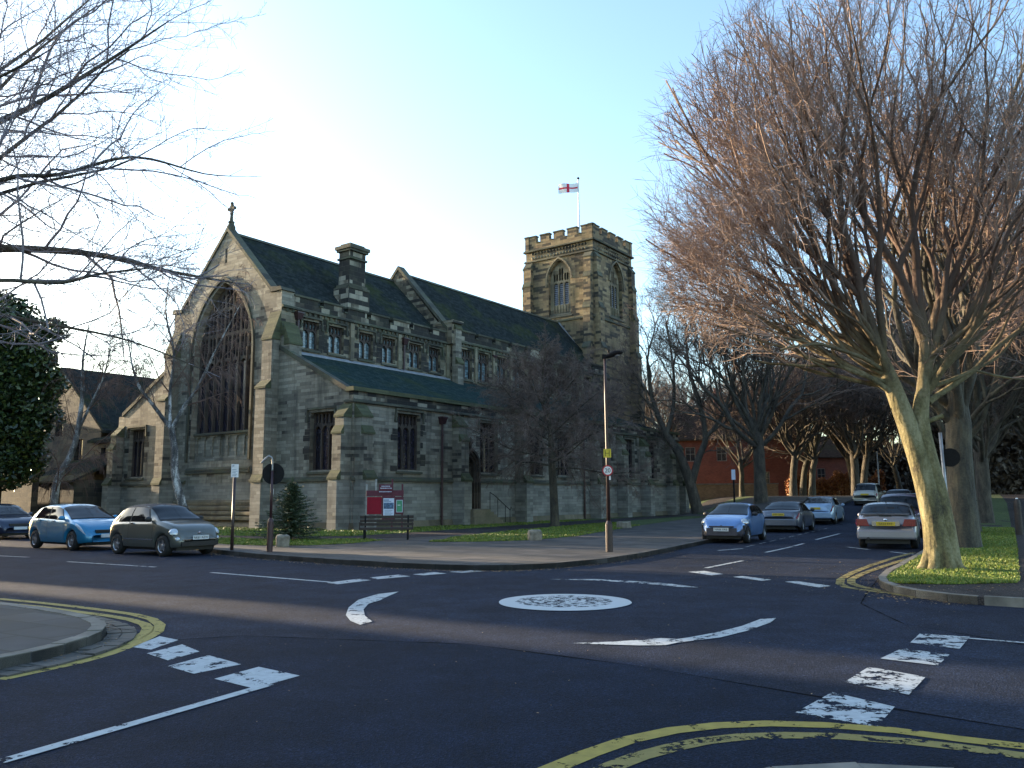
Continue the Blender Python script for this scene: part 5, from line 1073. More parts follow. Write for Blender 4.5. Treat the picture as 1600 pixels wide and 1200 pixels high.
for lb, src, (x, y), rz, sc in [('bare tree beyond the right footpath, next to the picture edge', m3, (31, 44), .7, .8), ('bare tree farther back beyond the right footpath', m1, (39.5, 60), 3.7, .85), ('bare tree in the far grounds right of the street', m3, (52, 84), 5.0, 1.1), ('bare tree in the dark clump behind the right verge trees', m2, (44, 66), 1.0, 1.2), ('tall bare tree just outside the right edge', m1, (23.5, 33), 4.1, .75), ('bare tree standing behind the wooden post', m1, (33.5, 52), 2.2, .8), ('bare tree filling the gap over the far hedge', m3, (47, 92), 4.0, 1.3)]:
    o = copy_tree(src); o.location = (x, y, hill(x, y)+.1); o.rotation_euler = (0, 0, rz); o.scale = (sc, sc, sc); o['label'] = lb; o['group'] = 'bare trees in the grounds right of the footpath'
# unseen bare tree added outside the left edge to dapple the low sunlight
for lb, src, (x, y), rz, sc in [('unseen bare tree added outside the left edge to dapple the sunlight', m2, (-49, 53.8), 4.4, .72)]:
    o = copy_tree(src); o.location = (x, y, .1); o.rotation_euler = (0, 0, rz); o.scale = (sc, sc, sc); o['label'] = lb; del o['group']
# --- two birches before the gable
LB = [dict(n=8, j=.1, up=.03, nc=13, f0=.2, ang=36, ratio=.42, tp=.2, cr=.014),
      dict(n=6, j=.12, up=-.04, nc=12, f0=.15, ang=38, ratio=.5, tp=.3, cr=.012, rmin=.008),
      dict(n=6, j=.1, up=-.22, nc=9, f0=.1, ang=32, ratio=.62, tp=.4, rmin=.0065),
      dict(n=5, j=.08, up=-.38, nc=0, f0=0, ang=0, ratio=0, tp=.6)]
T = Tree(61, LB, split=1)
add_stem(T, [(.15, 0, -.2), (.05, 0, .3), (-.35, 0, 1.3), (-.75, 0, 2.6), (-.85, 0, 3.8), (-1.05, 0, 4.9)], [.27, .22, .2, .19, .17, .14], n=12, kids=False)
add_stem(T, [(-1.05, 0, 4.8), (-1.9, 0, 5.9), (-2.7, 0, 6.9), (-3.2, .2, 8.0), (-3.5, .2, 9.4)], [.11, .09, .075, .05, .02], n=8, Lk=6.5)
add_stem(T, [(-1.05, 0, 4.8), (-.5, 0, 5.9), (.1, 0, 6.8), (.7, 0, 8.2), (1.3, .1, 9.6), (2.0, .1, 11)], [.11, .1, .085, .06, .04, .015], n=8, Lk=7)
add_stem(T, [(-1.1, 0, 4.9), (-1.3, .2, 6.6), (-1.2, .2, 8.6), (-1.7, .2, 10.6), (-1.6, .2, 12.6)], [.1, .08, .06, .04, .012], n=8, Lk=7)
T.make('birch_tree', (-15.3, 39.2, .12), 'birch', 'twig_birch', 'white barked birch with a bent forking trunk behind the grey hatchback', 'two birches before the gable')
T = Tree(62, LB, split=1)
add_stem(T, [(-.1, 0, -.2), (-.05, 0, .4), (0, 0, 1.6), (.1, 0, 2.6), (.65, 0, 3.8), (.95, 0, 5.0), (1.1, 0, 7), (1.0, 0, 9), (1.2, 0, 11)], [.26, .21, .19, .18, .16, .14, .1, .06, .02], n=12, Lk=9)
add_stem(T, [(1.0, 0, 5.2), (1.6, 0, 6.6), (2.2, 0, 8.2), (2.5, 0, 10)], [.09, .07, .045, .012], n=8, Lk=6)
T.make('birch_tree', (-24.1, 43.5, .12), 'birch', 'twig_birch', 'slim pale birch behind the blue hatchback', 'two birches before the gable')
# --- near tree beyond the left edge whose bare boughs hang into the picture
LN = [dict(n=11, j=.11, up=.012, nc=13, f0=.2, ang=42, ratio=.42, tp=.22, cr=.011),
      dict(n=8, j=.17, up=.02, nc=10, f0=.15, ang=44, ratio=.48, tp=.3, cr=.009, rmin=.0042),
      dict(n=5, j=.22, up=.03, nc=6, f0=.1, ang=47, ratio=.52, tp=.4, rmin=.0032),
      dict(n=3, j=.24, up=.04, nc=0, f0=0, ang=0, ratio=0, tp=.6)]
T = Tree(73, LN, split=1, clip=lambda p: 2 if (p[0]-12.7)/(p[1]+13.4) > -.30-.10*random.random()**2 or (p[2] < 4.2 and p[0] > 2) else 0)
add_stem(T, [(0, 0, -.3), (0, 0, .2), (.1, 0, 2), (.2, 0, 4), (.3, 0, 5.4), (.2, 0, 8), (0, 0, 11)], [.6, .42, .36, .34, .28, .16, .05], n=14, Lk=8)
for P_, R_ in (([(.3, 0, 4.9), (2.3, -.2, 5.9), (4.2, -.4, 6.75), (5.2, -.4, 6.85), (6.4, -.4, 7.15), (7.6, -.4, 6.85), (8.3, -.4, 6.8)], [.075, .055, .042, .034, .024, .012, .005]),
               ([(.3, 0, 4.4), (2.2, -.3, 4.9), (4.2, -.4, 5.05), (5.3, -.4, 5.0), (6.0, -.4, 5.15), (6.9, -.4, 5.25)], [.06, .048, .036, .03, .024, .009]),
               ([(.3, 0, 5.6), (2.2, .5, 7.6), (3.8, .8, 8.6), (5.2, .9, 9.6), (6.3, .9, 10.4)], [.1, .075, .05, .03, .01]),
               ([(.3, 0, 5.2), (2.4, 1.0, 6.0), (4.6, 1.5, 6.1), (6.2, 1.8, 5.8), (7.4, 1.9, 5.6)], [.12, .09, .06, .035, .012]),
               ([(.3, 0, 4.6), (2.2, 1.2, 5.0), (3.9, 1.8, 4.8), (5.4, 2.0, 4.5), (6.9, 2.0, 3.9)], [.05, .04, .028, .018, .008]),
               ([(.3, 0, 6.2), (1.9, -.6, 8.4), (3.3, -.9, 10.2), (4.4, -1, 12)], [.12, .08, .05, .012])):
    add_stem(T, P_, R_, n=8, Lk=8.5)
for az, el, L_ in ((0, 40, 7), (20, 25, 7), (-15, 55, 8), (10, 12, 6.5), (35, 50, 7), (90, 45, 6), (180, 40, 6), (240, 50, 6), (-5, 30, 6.5)):
    a, e = math.radians(az), math.radians(el); T.limb(V3(.25, 0, 5.2+el*.02), V3(math.cos(a)*math.cos(e), math.sin(a)*math.cos(e), math.sin(e)), L_, .065, 0)
T.make('corner_tree', (-12.7, 13.4, .118), 'bark', 'twig_glare', 'near bare tree whose spreading boughs reach in from the left edge')

# --- evergreens
def leafy(name, loc, blobs, n, size, mat, label, trunk, seed=1, cat='tree', group=None):
    r = random.Random(seed); b = MB(); o = empty(name, loc, 0, label, cat, group); wt = [q[3]*q[4]*q[5] for q in blobs]
    for _ in range(n):
        x, y, z, rx, ry, rz = r.choices(blobs, wt)[0]
        u_ = unit(np.array([r.gauss(0, 1), r.gauss(0, 1), r.gauss(0, 1)])); k = r.random()**.33
        p = np.array([x+u_[0]*rx*k, y+u_[1]*ry*k, z+u_[2]*rz*k]); s_ = size*r.uniform(.6, 1.3)
        a = unit(np.array([r.gauss(0, 1), r.gauss(0, 1), r.gauss(0, .7)]))*s_; c_ = unit(np.cross(a, [r.gauss(0, 1), r.gauss(0, 1), r.gauss(0, 1)]))*s_*.5
        b.poly([p-a, p+c_, p+a, p-c_])
    b.build('crown', mat, o); b = MB(); b.tube([(0, 0, -.2), (.05, 0, trunk*.5), (0, 0, trunk)], [.28, .2, .1], 9)
    for i in range(7): b.tube([(0, 0, trunk*.4+i*.3), (math.cos(i*2.3)*1.2, math.sin(i*2.3)*1.2, trunk*.6+i*.5)], [.07, .03], 5)
    b.build('trunk', 'bark_dark', o); return o
r = random.Random(5); bl = [(0, 0, 3.6, 2.6, 2.2, 1.6), (1.4, -.2, 4.0, 1.6, 1.4, 1.2), (0, 0, 9.0, 2.8, 2.8, 3.2), (-1, 0, 12, 2.2, 2.2, 2.2), (1.2, -.2, 7.2, 2.1, 2.0, 2.0), (1.5, 0, 10.2, 1.4, 1.3, 1.5), (-.5, 0, 5.4, 2.8, 2.2, 1.9), (1.8, -.3, 5.4, 1.3, 1.2, 1.1), (-2.5, 0, 8, 2.6, 2.6, 4), (.3, .3, 12.6, 1.2, 1.2, 1.1), (2.4, .2, 8.6, 1.0, 1.0, .9)]
for i in range(20): a = r.uniform(0, 6.28); bl.append((2.7*math.cos(a), 2.2*math.sin(a), r.uniform(4.6, 12.6), .9, .9, .8))
leafy('evergreen_tree', (-30.0, 48.0, .12), bl, 42000, .16, 'ivy', 'dark leafy evergreen crowding the left edge in front of the hall', 8, 8)
# small fir
r = random.Random(9); o = empty('fir_tree', (-8.1, 30.4, .12), 0, 'small dark Christmas tree sized fir beside the round sign pole', 'tree')
b = MB(); b.tube([(0, 0, -.1), (0, 0, 2.3)], [.05, .01], 7); b.build('trunk', 'bark_dark', o); b = MB()
for i in range(170):
    z = .12+1.95*(i/170)**.9; L_ = (1.65*(1-z/2.3)+.05)*r.uniform(.45, 1.1); a = i*2.4
    d = V3(math.cos(a), math.sin(a), .05-.25*(1-z/2.3)); side = V3(-math.sin(a), math.cos(a), 0)
    for k in range(int(26*L_)+6):
        f = (k+r.random())/(int(26*L_)+6); p = V3(0, 0, z)+d*L_*f+V3(0, 0, .14*f*f*L_)
        for sg in (-1, 1):
            for m in range(3):
                q = side*sg*r.uniform(.5, 1)+d*.6+V3(0, 0, r.uniform(-.5, .7)); q = unit(q)*r.uniform(.05, .12)*(1.3-f*.4); w_2 = unit(np.cross(q, [r.gauss(0, 1), r.gauss(0, 1), 1]))*.015
                b.poly([p-w_2, p+w_2, p+q])
for k in range(30): a = r.uniform(0, 6.28); b.poly([(.01, 0, 2.1), (-.01, 0, 2.1), (.06*math.cos(a), .06*math.sin(a), 2.15+r.random()*.25)])
b.build('crown', 'needles', o)
# beech hedge at the far end of the street
def hedge(name, x0, x1, y0, y1, z0, z1, n, s, mat, label, seed=3):
    r = random.Random(seed); b = MB()
    for i in range(n):
        x = r.uniform(x0, x1); y = y0+(y1-y0)*(x-x0)/(x1-x0)+r.uniform(-.6, .6); zt = z1*(1+.12*math.sin(x*1.3)+.08*math.sin(x*3.7)); z = z0+(zt-z0)*r.random()
        a = unit(np.array([r.gauss(0, 1), r.gauss(0, 1), r.gauss(0, 1)]))*s; c_ = unit(np.cross(a, [r.gauss(0, 1), r.gauss(0, 1), r.gauss(0, 1)]))*s*.6; p = np.array([x, y, z])
        b.poly([p-a, p+c_, p+a, p-c_])
    for i in range(60):
        x = x0+(x1-x0)*i/60; y = y0+(y1-y0)*i/60; b.tube([(x, y, z0-.4), (x+.2, y, z1*.9)], .03, 4)
    return tag(b.build(name, mat), label, 'hedge')
hedge('beech_hedge', 28.5, 40, 86, 89, 1.0, 3.7, 14000, .13, 'beech', 'copper coloured beech hedge glowing at the end of the street')
hedge('dark_thicket', 40, 84, 80, 84, .9, 9.0, 34000, .42, 'scrub', 'dark bare thicket far off behind the right hand footpath', 6)
hedge('dark_thicket', 33, 60, 112, 108, 1.0, 8.5, 18000, .38, 'scrub', 'dark screen of shrubs closing the end of the street', 7)
# ---------------------------------------------------------------- cars
def curve(tab):
    xs = [p[0] for p in tab]; ys = [p[1] for p in tab]; n = len(xs); m = []
    dl = [(ys[i+1]-ys[i])/(xs[i+1]-xs[i]) for i in range(n-1)]
    for i in range(n):
        if i == 0: m.append(dl[0])
        elif i == n-1: m.append(dl[-1])
        else: m.append(0 if dl[i-1]*dl[i] <= 0 else 2*dl[i-1]*dl[i]/(dl[i-1]+dl[i]))
    def f(x):
        if x <= xs[0]: return ys[0]
        if x >= xs[-1]: return ys[-1]
        i = max(j for j in range(n-1) if xs[j] <= x); h = xs[i+1]-xs[i]; t = (x-xs[i])/h
        return (2*t**3-3*t*t+1)*ys[i]+(t**3-2*t*t+t)*h*m[i]+(-2*t**3+3*t*t)*ys[i+1]+(t**3-t*t)*h*m[i+1]
    return f
def car(name, label, spec, loc, rz, group=None):
    """x forward from 0 (tail) to L (nose). spec: L, W, top profile, belt, wheels, windows, colours"""
    L, Wd = spec['L'], spec['W']/2; ft = curve(spec['top']); fb = curve(spec['belt']); rw = spec.get('rw', .31); xw = spec['wheels']; sill = spec.get('sill', .24); Ra = rw+.055
    fend = curve(spec.get('plan', [(0, .76), (.04, .84), (.15, .93), (.45, .985), (1.0, 1), (L-1.0, 1), (L-.45, .96), (L-.18, .88), (L-.05, .76), (L, .64)]))
    roofw = spec.get('rwid', .74)
    def zbot(x):
        z = sill+(.10*max(0, 1-x/.35) if x < .35 else 0)+(.04*max(0, 1-(L-x)/.3) if x > L-.3 else 0)
        for c_ in xw:
            if abs(x-c_) < Ra: z = max(z, rw+math.sqrt(Ra*Ra-(x-c_)**2)*.98-.01)
        return z
    def ring(x):
        zt = ft(x); zs = min(fb(x), zt-.03); zb = min(zbot(x), zs-.06); w = Wd*fend(x); ht = zt-zs; k = sm(ht/.42)
        wt = w*(.90*(1-k)+roofw*k); ws = w*(.95-.02*k)
        z0 = sill if zb > sill+.15 else zb
        return [(w*.93, zb), (w*.985 if zb < .4 else w*1.0, zb+.2*(zs-zb)), (w, zb+.5*(zs-zb)), (w*.99, zb+.78*(zs-zb)), (w*.965, zs-.015), (ws, zs+.02*k),
                (ws+(wt-ws)*.48+.012*k, zs+(zt-zs)*.46), (wt+.01*k, zt-.10*k-.02*(1-k)), (wt*.86, zt-.035*k-.008), (wt*.5, zt-.008), (0, zt)]
    NR = 11
    def P(x, v, off=0.0):
        """v in ring units 0..10 (mirrored for negative side via sign)"""
        sg = 1 if v >= 0 else -1; v_ = abs(v); R = ring(x); i = min(int(v_), NR-2); t = v_-i
        p0, p1, p2, p3 = R[max(i-1, 0)], R[i], R[i+1], R[min(i+2, NR-1)]
        if i+2 > NR-1: p3 = (-R[NR-2][0], R[NR-2][1])
        cr = lambda a, b, c_, d: .5*(2*b+(-a+c_)*t+(2*a-5*b+4*c_-d)*t*t+(-a+3*b-3*c_+d)*t**3)
        y, z = cr(p0[0], p1[0], p2[0], p3[0]), cr(p0[1], p1[1], p2[1], p3[1])
        return (x, sg*y, z)
    def nrm(x, v):
        e = .01; a = np.array(P(min(x+e, L), v))-np.array(P(max(x-e, 0), v)); s1 = 1 if v >= 0 else -1
        lo, hi = (max(abs(v)-.1, 0), min(abs(v)+.1, 9.999)); b_ = np.array(P(x, s1*hi))-np.array(P(x, s1*lo)); return unit(-np.cross(a, b_)*s1)
    root = empty(name, loc, rz, label, 'car', group)
    paint = spec['paint']
    xs = sorted(set([round(v, 4) for v in list(np.linspace(0, L, 56))+[.012, .03, .06, L-.012, L-.03, L-.06]+[c_+Ra*math.cos(a) for c_ in xw for a in np.linspace(0, PI, 15)]])); xs = [x for x in xs if 0 <= x <= L]
    vs_ = []; fs_ = []; vv = []
    for i in range(NR-1):
        for k in range(2): vv.append(i+k/2)
    vv.append(9.9999); full = [v for v in vv]+[-v for v in vv[::-1][1:]]; n = len(full)
    for x in xs: vs_ += [P(x, v if v != 0 else (1e-9 if j == 0 else -1e-9)) for j, v in enumerate(full)]
    for i in range(len(xs)-1):
        for j in range(n-1): fs_.append((i*n+j, (i+1)*n+j, (i+1)*n+j+1, i*n+j+1))
    fs_.append(tuple(range(n-1, -1, -1))); fs_.append(tuple((len(xs)-1)*n+j for j in range(n)))
    b = MB(); b.mesh(vs_, fs_); body = b.build('body', paint, root, smooth=True)
    b = MB(); b.box(.25, L-.25, -Wd*.72, Wd*.72, .16, .5)
    for c_ in xw: b.box(c_-.42, c_+.42, -Wd*.9, Wd*.9, .45, .62)
    b.build('underbody', 'car_black', root)
    def patch(nm, mat, quads, off, par=root, nu=10, nv=6, lab=None):
        b = MB()
        for (x00, x10, x11, x01, v0, v1) in quads:
            g = []
            for j in range(nv+1):
                tv = j/nv; v = v0+(v1-v0)*tv; a = x00+(x01-x00)*tv; c_ = x10+(x11-x10)*tv; row = []
                for i in range(nu+1):
                    x = a+(c_-a)*i/nu; p = np.array(P(x, v))+nrm(x, v)*off; row.append(tuple(p))
                g.append(row)
            k = len(b.v); b.v += [p for row in g for p in row]
            for j in range(nv):
                for i in range(nu): b.f.append((k+j*(nu+1)+i, k+j*(nu+1)+i+1, k+(j+1)*(nu+1)+i+1, k+(j+1)*(nu+1)+i))
        o = b.build(nm, mat, par, smooth=True)
        if lab: o['label'] = lab
        return o
    # side glass: list of (xbottom_rear, xbottom_front, xtop_front, xtop_rear)
    for q in spec['glass']:
        for sg in (1, -1):
            w_ = patch('side_window', 'car_glass', [(q[0], q[1], q[2], q[3], sg*5.1, sg*6.9)], .018); e_ = .035; patch('window_frame', 'car_black', [(q[0]-e_, q[1]+e_, q[2]+e_, q[3]-e_, sg*4.98, sg*7.0)], .011, w_)
    if 'ws' in spec:
        x0, x1 = spec['ws']
        w_ = patch('windscreen', 'car_glass', [(x0, x1-.04, x1-.04, x0, 7.25, 9.99), (x0, x1-.04, x1-.04, x0, -9.99, -7.25)], .020); e_ = .04; patch('window_frame', 'car_black', [(x0-e_, x1-.04+e_, x1-.04+e_, x0-e_, 7.08, 9.99), (x0-e_, x1-.04+e_, x1-.04+e_, x0-e_, -9.99, -7.08)], .012, w_)
    if 'rs' in spec:
        x0, x1 = spec['rs']; w_ = patch('rear_window', 'car_glass', [(x0, x1, x1, x0, 7.3, 9.99), (x0, x1, x1, x0, -9.99, -7.3)], .020); e_ = .03; patch('window_frame', 'car_black', [(x0-e_, x1+e_, x1+e_, x0-e_, 7.12, 9.99), (x0-e_, x1+e_, x1+e_, x0-e_, -9.99, -7.12)], .012, w_)
    for nm, mat, quads, off in spec.get('patches', []): patch(nm, mat, quads, off, nu=6, nv=4)
    # door seams and handles
    for xd in spec.get('seams', []):
        for sg in (1, -1): patch('door_seam', 'car_black', [(xd-.006, xd+.006, xd+.006, xd-.006, sg*.9, sg*5)], .003, nu=1, nv=10)
    for xh in spec.get('handles', []):
        for sg in (1, -1):
            p = P(xh, sg*3.9); b = MB(); b.box(xh-.09, xh+.09, p[1]-.02+.015*sg, p[1]+.02+.015*sg, p[2]-.015, p[2]+.015); b.build('door_handle', spec.get('hmat', paint), root)
    for sg in (1, -1):
        p = P(spec['mir'], sg*5.3); b = MB(); b.sphere((p[0]+.03, p[1]+sg*.12, p[2]+.05), (.07, .11, .075), 10, 7); b.box(p[0], p[0]+.05, min(p[1], p[1]+sg*.1), max(p[1], p[1]+sg*.1), p[2]-.01, p[2]+.02)
        b.build('wing_mirror', spec.get('mmat', paint), root, smooth=False)
    # wheels
    sp = spec.get('spokes', 5)
    for c_ in xw:
        for sg in (1, -1):
            y0 = sg*(Wd-.13); w = empty('wheel', (c_, y0, rw)); w.parent = root
            prof = [(rw*.62, -.1), (rw*.9, -.105), (rw, -.07), (rw, .07), (rw*.9, .105), (rw*.62, .1)]; b = MB(); m = 28
            for a in range(m):
                for k in range(len(prof)):
                    r_, yy = prof[k]; b.v.append((r_*math.cos(2*PI*a/m), yy, r_*math.sin(2*PI*a/m)))
            for a in range(m):
                for k in range(len(prof)-1): b.f.append((a*6+k, ((a+1) % m)*6+k, ((a+1) % m)*6+k+1, a*6+k+1))
            b.build('tyre', 'tyre', w, smooth=True)
            b = MB(); yo = sg*.085
            for a in range(m):
                for r_, yy in ((rw*.64, yo), (rw*.58, yo*.8), (rw*.56, yo*.2)): b.v.append((r_*math.cos(2*PI*a/m), yy, r_*math.sin(2*PI*a/m)))
            for a in range(m):
                for k in range(2): b.f.append((a*3+k, ((a+1) % m)*3+k, ((a+1) % m)*3+k+1, a*3+k+1))
            for s_ in range(sp):
                an = 2*PI*s_/sp+.3; d = .10; q = [(0.03, -d*1.4), (rw*.6, -d*.8), (rw*.6, d*.8), (0.03, d*1.4)]
                q = [(x_*math.cos(an)-y_*rw*math.sin(an)*1.3, x_*math.sin(an)+y_*rw*math.cos(an)*1.3) for x_, y_ in q]
                b.prism([(x_, yo*.86, z_) for x_, z_ in q], [(x_, yo*.55, z_) for x_, z_ in q])
            b.sphere((0, yo*.8, 0), (.055, .02, .055), 10, 6); b.build('rim', spec.get('rim', 'rim'), w)
            b = MB(); b.tube([(0, -yo*.9, 0), (0, yo*.15, 0)], rw*.6, 18); b.build('brake_drum', 'car_black', w)
    spec['nrm'] = nrm; return root, P, L
def onbody(root, spec, P, x, v, r, mat, name='headlight', bez=True, push=0.0):
    p = P(x, v); n = Vector([float(q) for q in spec['nrm'](x, v)]); q = n.to_track_quat('X', 'Z')
    b = MB(); b.sphere((0, 0, 0), r, 18, 10); o = b.build(name, mat, root, loc=tuple(Vector(p)+n*push), smooth=True); o.rotation_euler = q.to_euler()
    if bez:
        k = MB(); k.sphere((-.012, 0, 0), (r[0]*.9, r[1]*1.14, r[2]*1.14), 18, 10); k.build('bezel', 'chrome', o, smooth=True)
    return o
def plate(root, txt_, x, z, rz, mat, tilt=0, w=.52, h=.115, y=0):
    b = MB(); b.box(-w/2, w/2, -.008, .008, -h/2, h/2); o = b.build('number_plate', mat, root, loc=(x, y, z), rot=(tilt, 0, rz))
    if txt_: text(txt_, .095, 'black_paint', o, (0, -.011, -.002), (PI/2, 0, 0), 'plate_lettering', .001)
def lamp(root, c, r, mat, rot=(0, 0, 0), name='headlight', bez=True, label=None):
    b = MB(); b.sphere((0, 0, 0), r, 18, 10); o = b.build(name, mat, root, loc=c, rot=rot, smooth=True)
    if bez:
        k = MB(); k.sphere((-.008, 0, 0), (r[0]*.8, r[1]*1.12, r[2]*1.12), 18, 10); k.build('bezel', 'chrome', o, smooth=True)
    return o
PF, PR_ = -PI/2*0+PI/2, -PI/2           # plate facing: its front is local -y; nose faces +x
for nm, c_ in (('paint_grey', (.10, .105, .09)), ('paint_blue', (.02, .22, .40)), ('paint_kablue', (.12, .24, .48)), ('paint_dark', (.035, .035, .05)), ('paint_ice', (.30, .42, .58)), ('paint_silver', (.30, .29, .31)), ('paint_maroon', (.05, .012, .03)), ('paint_cream', (.42, .40, .34)), ('paint_navy', (.02, .03, .06)), ('paint_greyblue', (.12, .13, .16))):
    MT[nm] = m_carpaint('car_'+nm, c_)
HD = math.radians
MT['soft_top'] = m_plain('dark_roof', (.02, .014, .016), .7)
# 1 small rounded grey hatchback
sp = dict(L=3.55, W=1.63, rw=.30, wheels=(.56, 2.86), sill=.25, rwid=.72, paint='paint_grey',
          top=[(0, .62), (.03, .86), (.10, 1.02), (.28, 1.24), (.55, 1.40), (1.0, 1.48), (1.6, 1.49), (1.98, 1.44), (2.35, 1.22), (2.66, 1.03), (2.95, .97), (3.25, .87), (3.42, .74), (3.51, .6), (3.55, .5)],
          belt=[(0, .55), (.15, .88), (.7, .94), (1.5, .95), (2.4, .95), (2.66, .93), (3.2, .78), (3.5, .5)],
          glass=[(.62, 1.18, 1.22, .72), (1.24, 2.22, 1.93, 1.28)], ws=(1.98, 2.66), rs=(.12, .4), seams=(1.2, 2.42), handles=(1.38,), hmat='chrome', mir=2.25, mmat='car_black',
          patches=[('roof', 'soft_top', [(.42, 1.93, 1.93, .42, 7.0, 9.99), (.42, 1.93, 1.93, .42, -9.99, -7.0)], .008), ('waist_moulding', 'chrome', [(1.0, 2.45, 2.45, 1.0, s_*1.35, s_*1.5) for s_ in (1, -1)], .012), ('wiper', 'car_black', [(2.60, 2.68, 2.68, 2.60, 7.6, 9.9), (2.60, 2.68, 2.68, 2.60, -9.9, -7.6)], .012)], rim='rim')
o, P, L = car('parked_car', 'small rounded grey hatchback with round headlights, parked first on the left road', sp, (0, 0, 0), 0, 'cars parked along the left road')
c_, s_ = math.cos(HD(-34)), math.sin(HD(-34)); o.location = (-10.5-1.78*c_, 25.05-1.78*s_, .0); o.rotation_euler = (0, 0, HD(-34))
for sg in (1, -1):
    onbody(o, sp, P, 3.31, sg*4.7, (.05, .12, .11), 'lamp_clear'); onbody(o, sp, P, 3.44, sg*3.0, (.035, .065, .055), 'lamp_clear', 'indicator')
plate(o, 'RK61 XZW', 3.575, .53, PI/2, 'plate_white')
b = MB(); b.box(3.40, 3.565, -.6, .6, .30, .42); b.build('lower_grille', 'car_black', o); b = MB(); b.box(3.50, 3.575, -.58, -.30, .465, .49); b.box(3.50, 3.575, .30, .58, .465, .49); b.sphere((3.50, 0, .665), (.03, .045, .03), 10, 6); b.build('chrome_trim', 'chrome', o)
# 2 bright blue five door hatchback
sp = dict(L=4.0, W=1.70, rw=.31, wheels=(.66, 3.17), sill=.24, rwid=.74, paint='paint_blue',
          top=[(0, .62), (.04, .88), (.12, 1.02), (.36, 1.30), (.6, 1.43), (1.2, 1.495), (1.8, 1.49), (2.2, 1.42), (2.7, 1.18), (3.05, 1.0), (3.4, .92), (3.75, .78), (3.92, .62), (4.0, .5)],
          belt=[(0, .55), (.2, .95), (1.0, .99), (2.2, .95), (3.0, .93), (3.5, .82), (3.95, .5)],
          glass=[(.62, 1.52, 1.48, .85), (1.60, 2.62, 2.18, 1.56)], ws=(2.22, 3.02), rs=(.14, .5), seams=(1.56, 2.72), handles=(1.0, 1.95), mir=2.62,
          patches=[('headlight', 'lamp_clear', [(3.42, 3.90, 3.66, 3.36, sg*3.3, sg*5.3) for sg in (1, -1)], .012), ('tail_light', 'lamp_red', [(.03, .16, .2, .05, sg*3.6, sg*6) for sg in (1, -1)], .012)])
o, P, L = car('parked_car', 'bright blue five door hatchback parked behind the small grey hatchback', sp, (0, 0, 0), 0, 'cars parked along the left road')
c_, s_ = math.cos(HD(-36)), math.sin(HD(-36)); o.location = (-14.85-1.92*c_, 28.35-1.92*s_, 0); o.rotation_euler = (0, 0, HD(-36))
b = MB(); b.box(3.86, 3.985, -.42, .42, .56, .66); b.build('grille', 'car_black', o); b = MB(); b.box(3.80, 3.97, -.55, .55, .29, .40); b.build('lower_grille', 'car_black', o); plate(o, '', 4.0, .47, PI/2, 'plate_white')
# 3 dark car nosing in at the left edge
sp3 = dict(sp); sp3.update(paint='paint_navy')
o, P, L = car('parked_car', 'dark car whose nose just shows at the left edge', sp3, (0, 0, 0), 0, 'cars parked along the left road')
c_, s_ = math.cos(HD(-37)), math.sin(HD(-37)); o.location = (-22.3-2.0*c_, 36.15-2.0*s_, 0); o.rotation_euler = (0, 0, HD(-37))
b = MB(); b.box(3.86, 3.985, -.42, .42, .56, .66); b.build('grille', 'car_black', o); plate(o, '', 4.0, .47, PI/2, 'plate_white')
# 4 light blue rounded three door, nose towards the camera
AS = HD(60.9)
def place(o, cx_, cy_, L, az):
    o.location = (cx_-L/2*math.cos(az), cy_-L/2*math.sin(az), hill(cx_, cy_)*.9); o.rotation_euler = (0, 0, az)
sp = dict(L=3.62, W=1.64, rw=.285, wheels=(.52, 2.97), sill=.24, rwid=.7, paint='paint_kablue',
          top=[(0, .55), (.04, .82), (.14, 1.0), (.45, 1.24), (.9, 1.36), (1.5, 1.385), (1.95, 1.34), (2.4, 1.14), (2.78, .96), (3.1, .88), (3.4, .76), (3.56, .6), (3.62, .46)],
          belt=[(0, .5), (.3, .95), (1.0, .96), (2.2, .90), (2.8, .87), (3.3, .72), (3.58, .44)],
          plan=[(0, .66), (.08, .78), (.3, .92), (.7, 1), (2.6, 1), (3.1, .95), (3.4, .84), (3.55, .7), (3.62, .55)],
          glass=[(.45, 1.12, 1.14, .72), (1.18, 2.32, 1.92, 1.2)], ws=(1.92, 2.74), rs=(.16, .55), seams=(1.15, 2.5), handles=(1.32,), mir=2.3, mmat='car_black',
          patches=[('bumper', 'paint_bump', [(3.12, 3.60, 3.60, 3.2, sg*.05, sg*2.6) for sg in (1, -1)], .012), ('rear_bumper', 'paint_bump', [(.03, .42, .3, .03, sg*.05, sg*2.6) for sg in (1, -1)], .012)])
MT['paint_bump'] = m_plain('grey_plastic_bumper', (.05, .045, .055), .6)
o, P, L = car('parked_car', 'small light blue rounded hatchback facing the camera, first on the left of the right street', sp, (0, 0, 0), 0, 'cars parked along the right street'); place(o, 8.05, 30.2, L, AS+PI)
for sg in (1, -1): onbody(o, sp, P, 3.20, sg*4.7, (.045, .15, .11), 'lamp_clear')
plate(o, 'NA06 XRB', 3.66, .48, PI/2, 'plate_white'); b = MB(); b.box(3.46, 3.648, -.42, .42, .56, .60); b.sphere((3.62, 0, .60), (.03, .05, .025), 10, 6); b.box(3.42, 3.635, -.52, .52, .27, .53); b.build('grille_panel', 'paint_bump', o, bevel=.02)
b = MB(); b.tube([(0, 0, 0), (0, 0, .003)], .06, 14); b.build('tax_disc', 'white_paint', o, loc=(2.45, .42, 1.045), rot=(0, HD(62), 0))
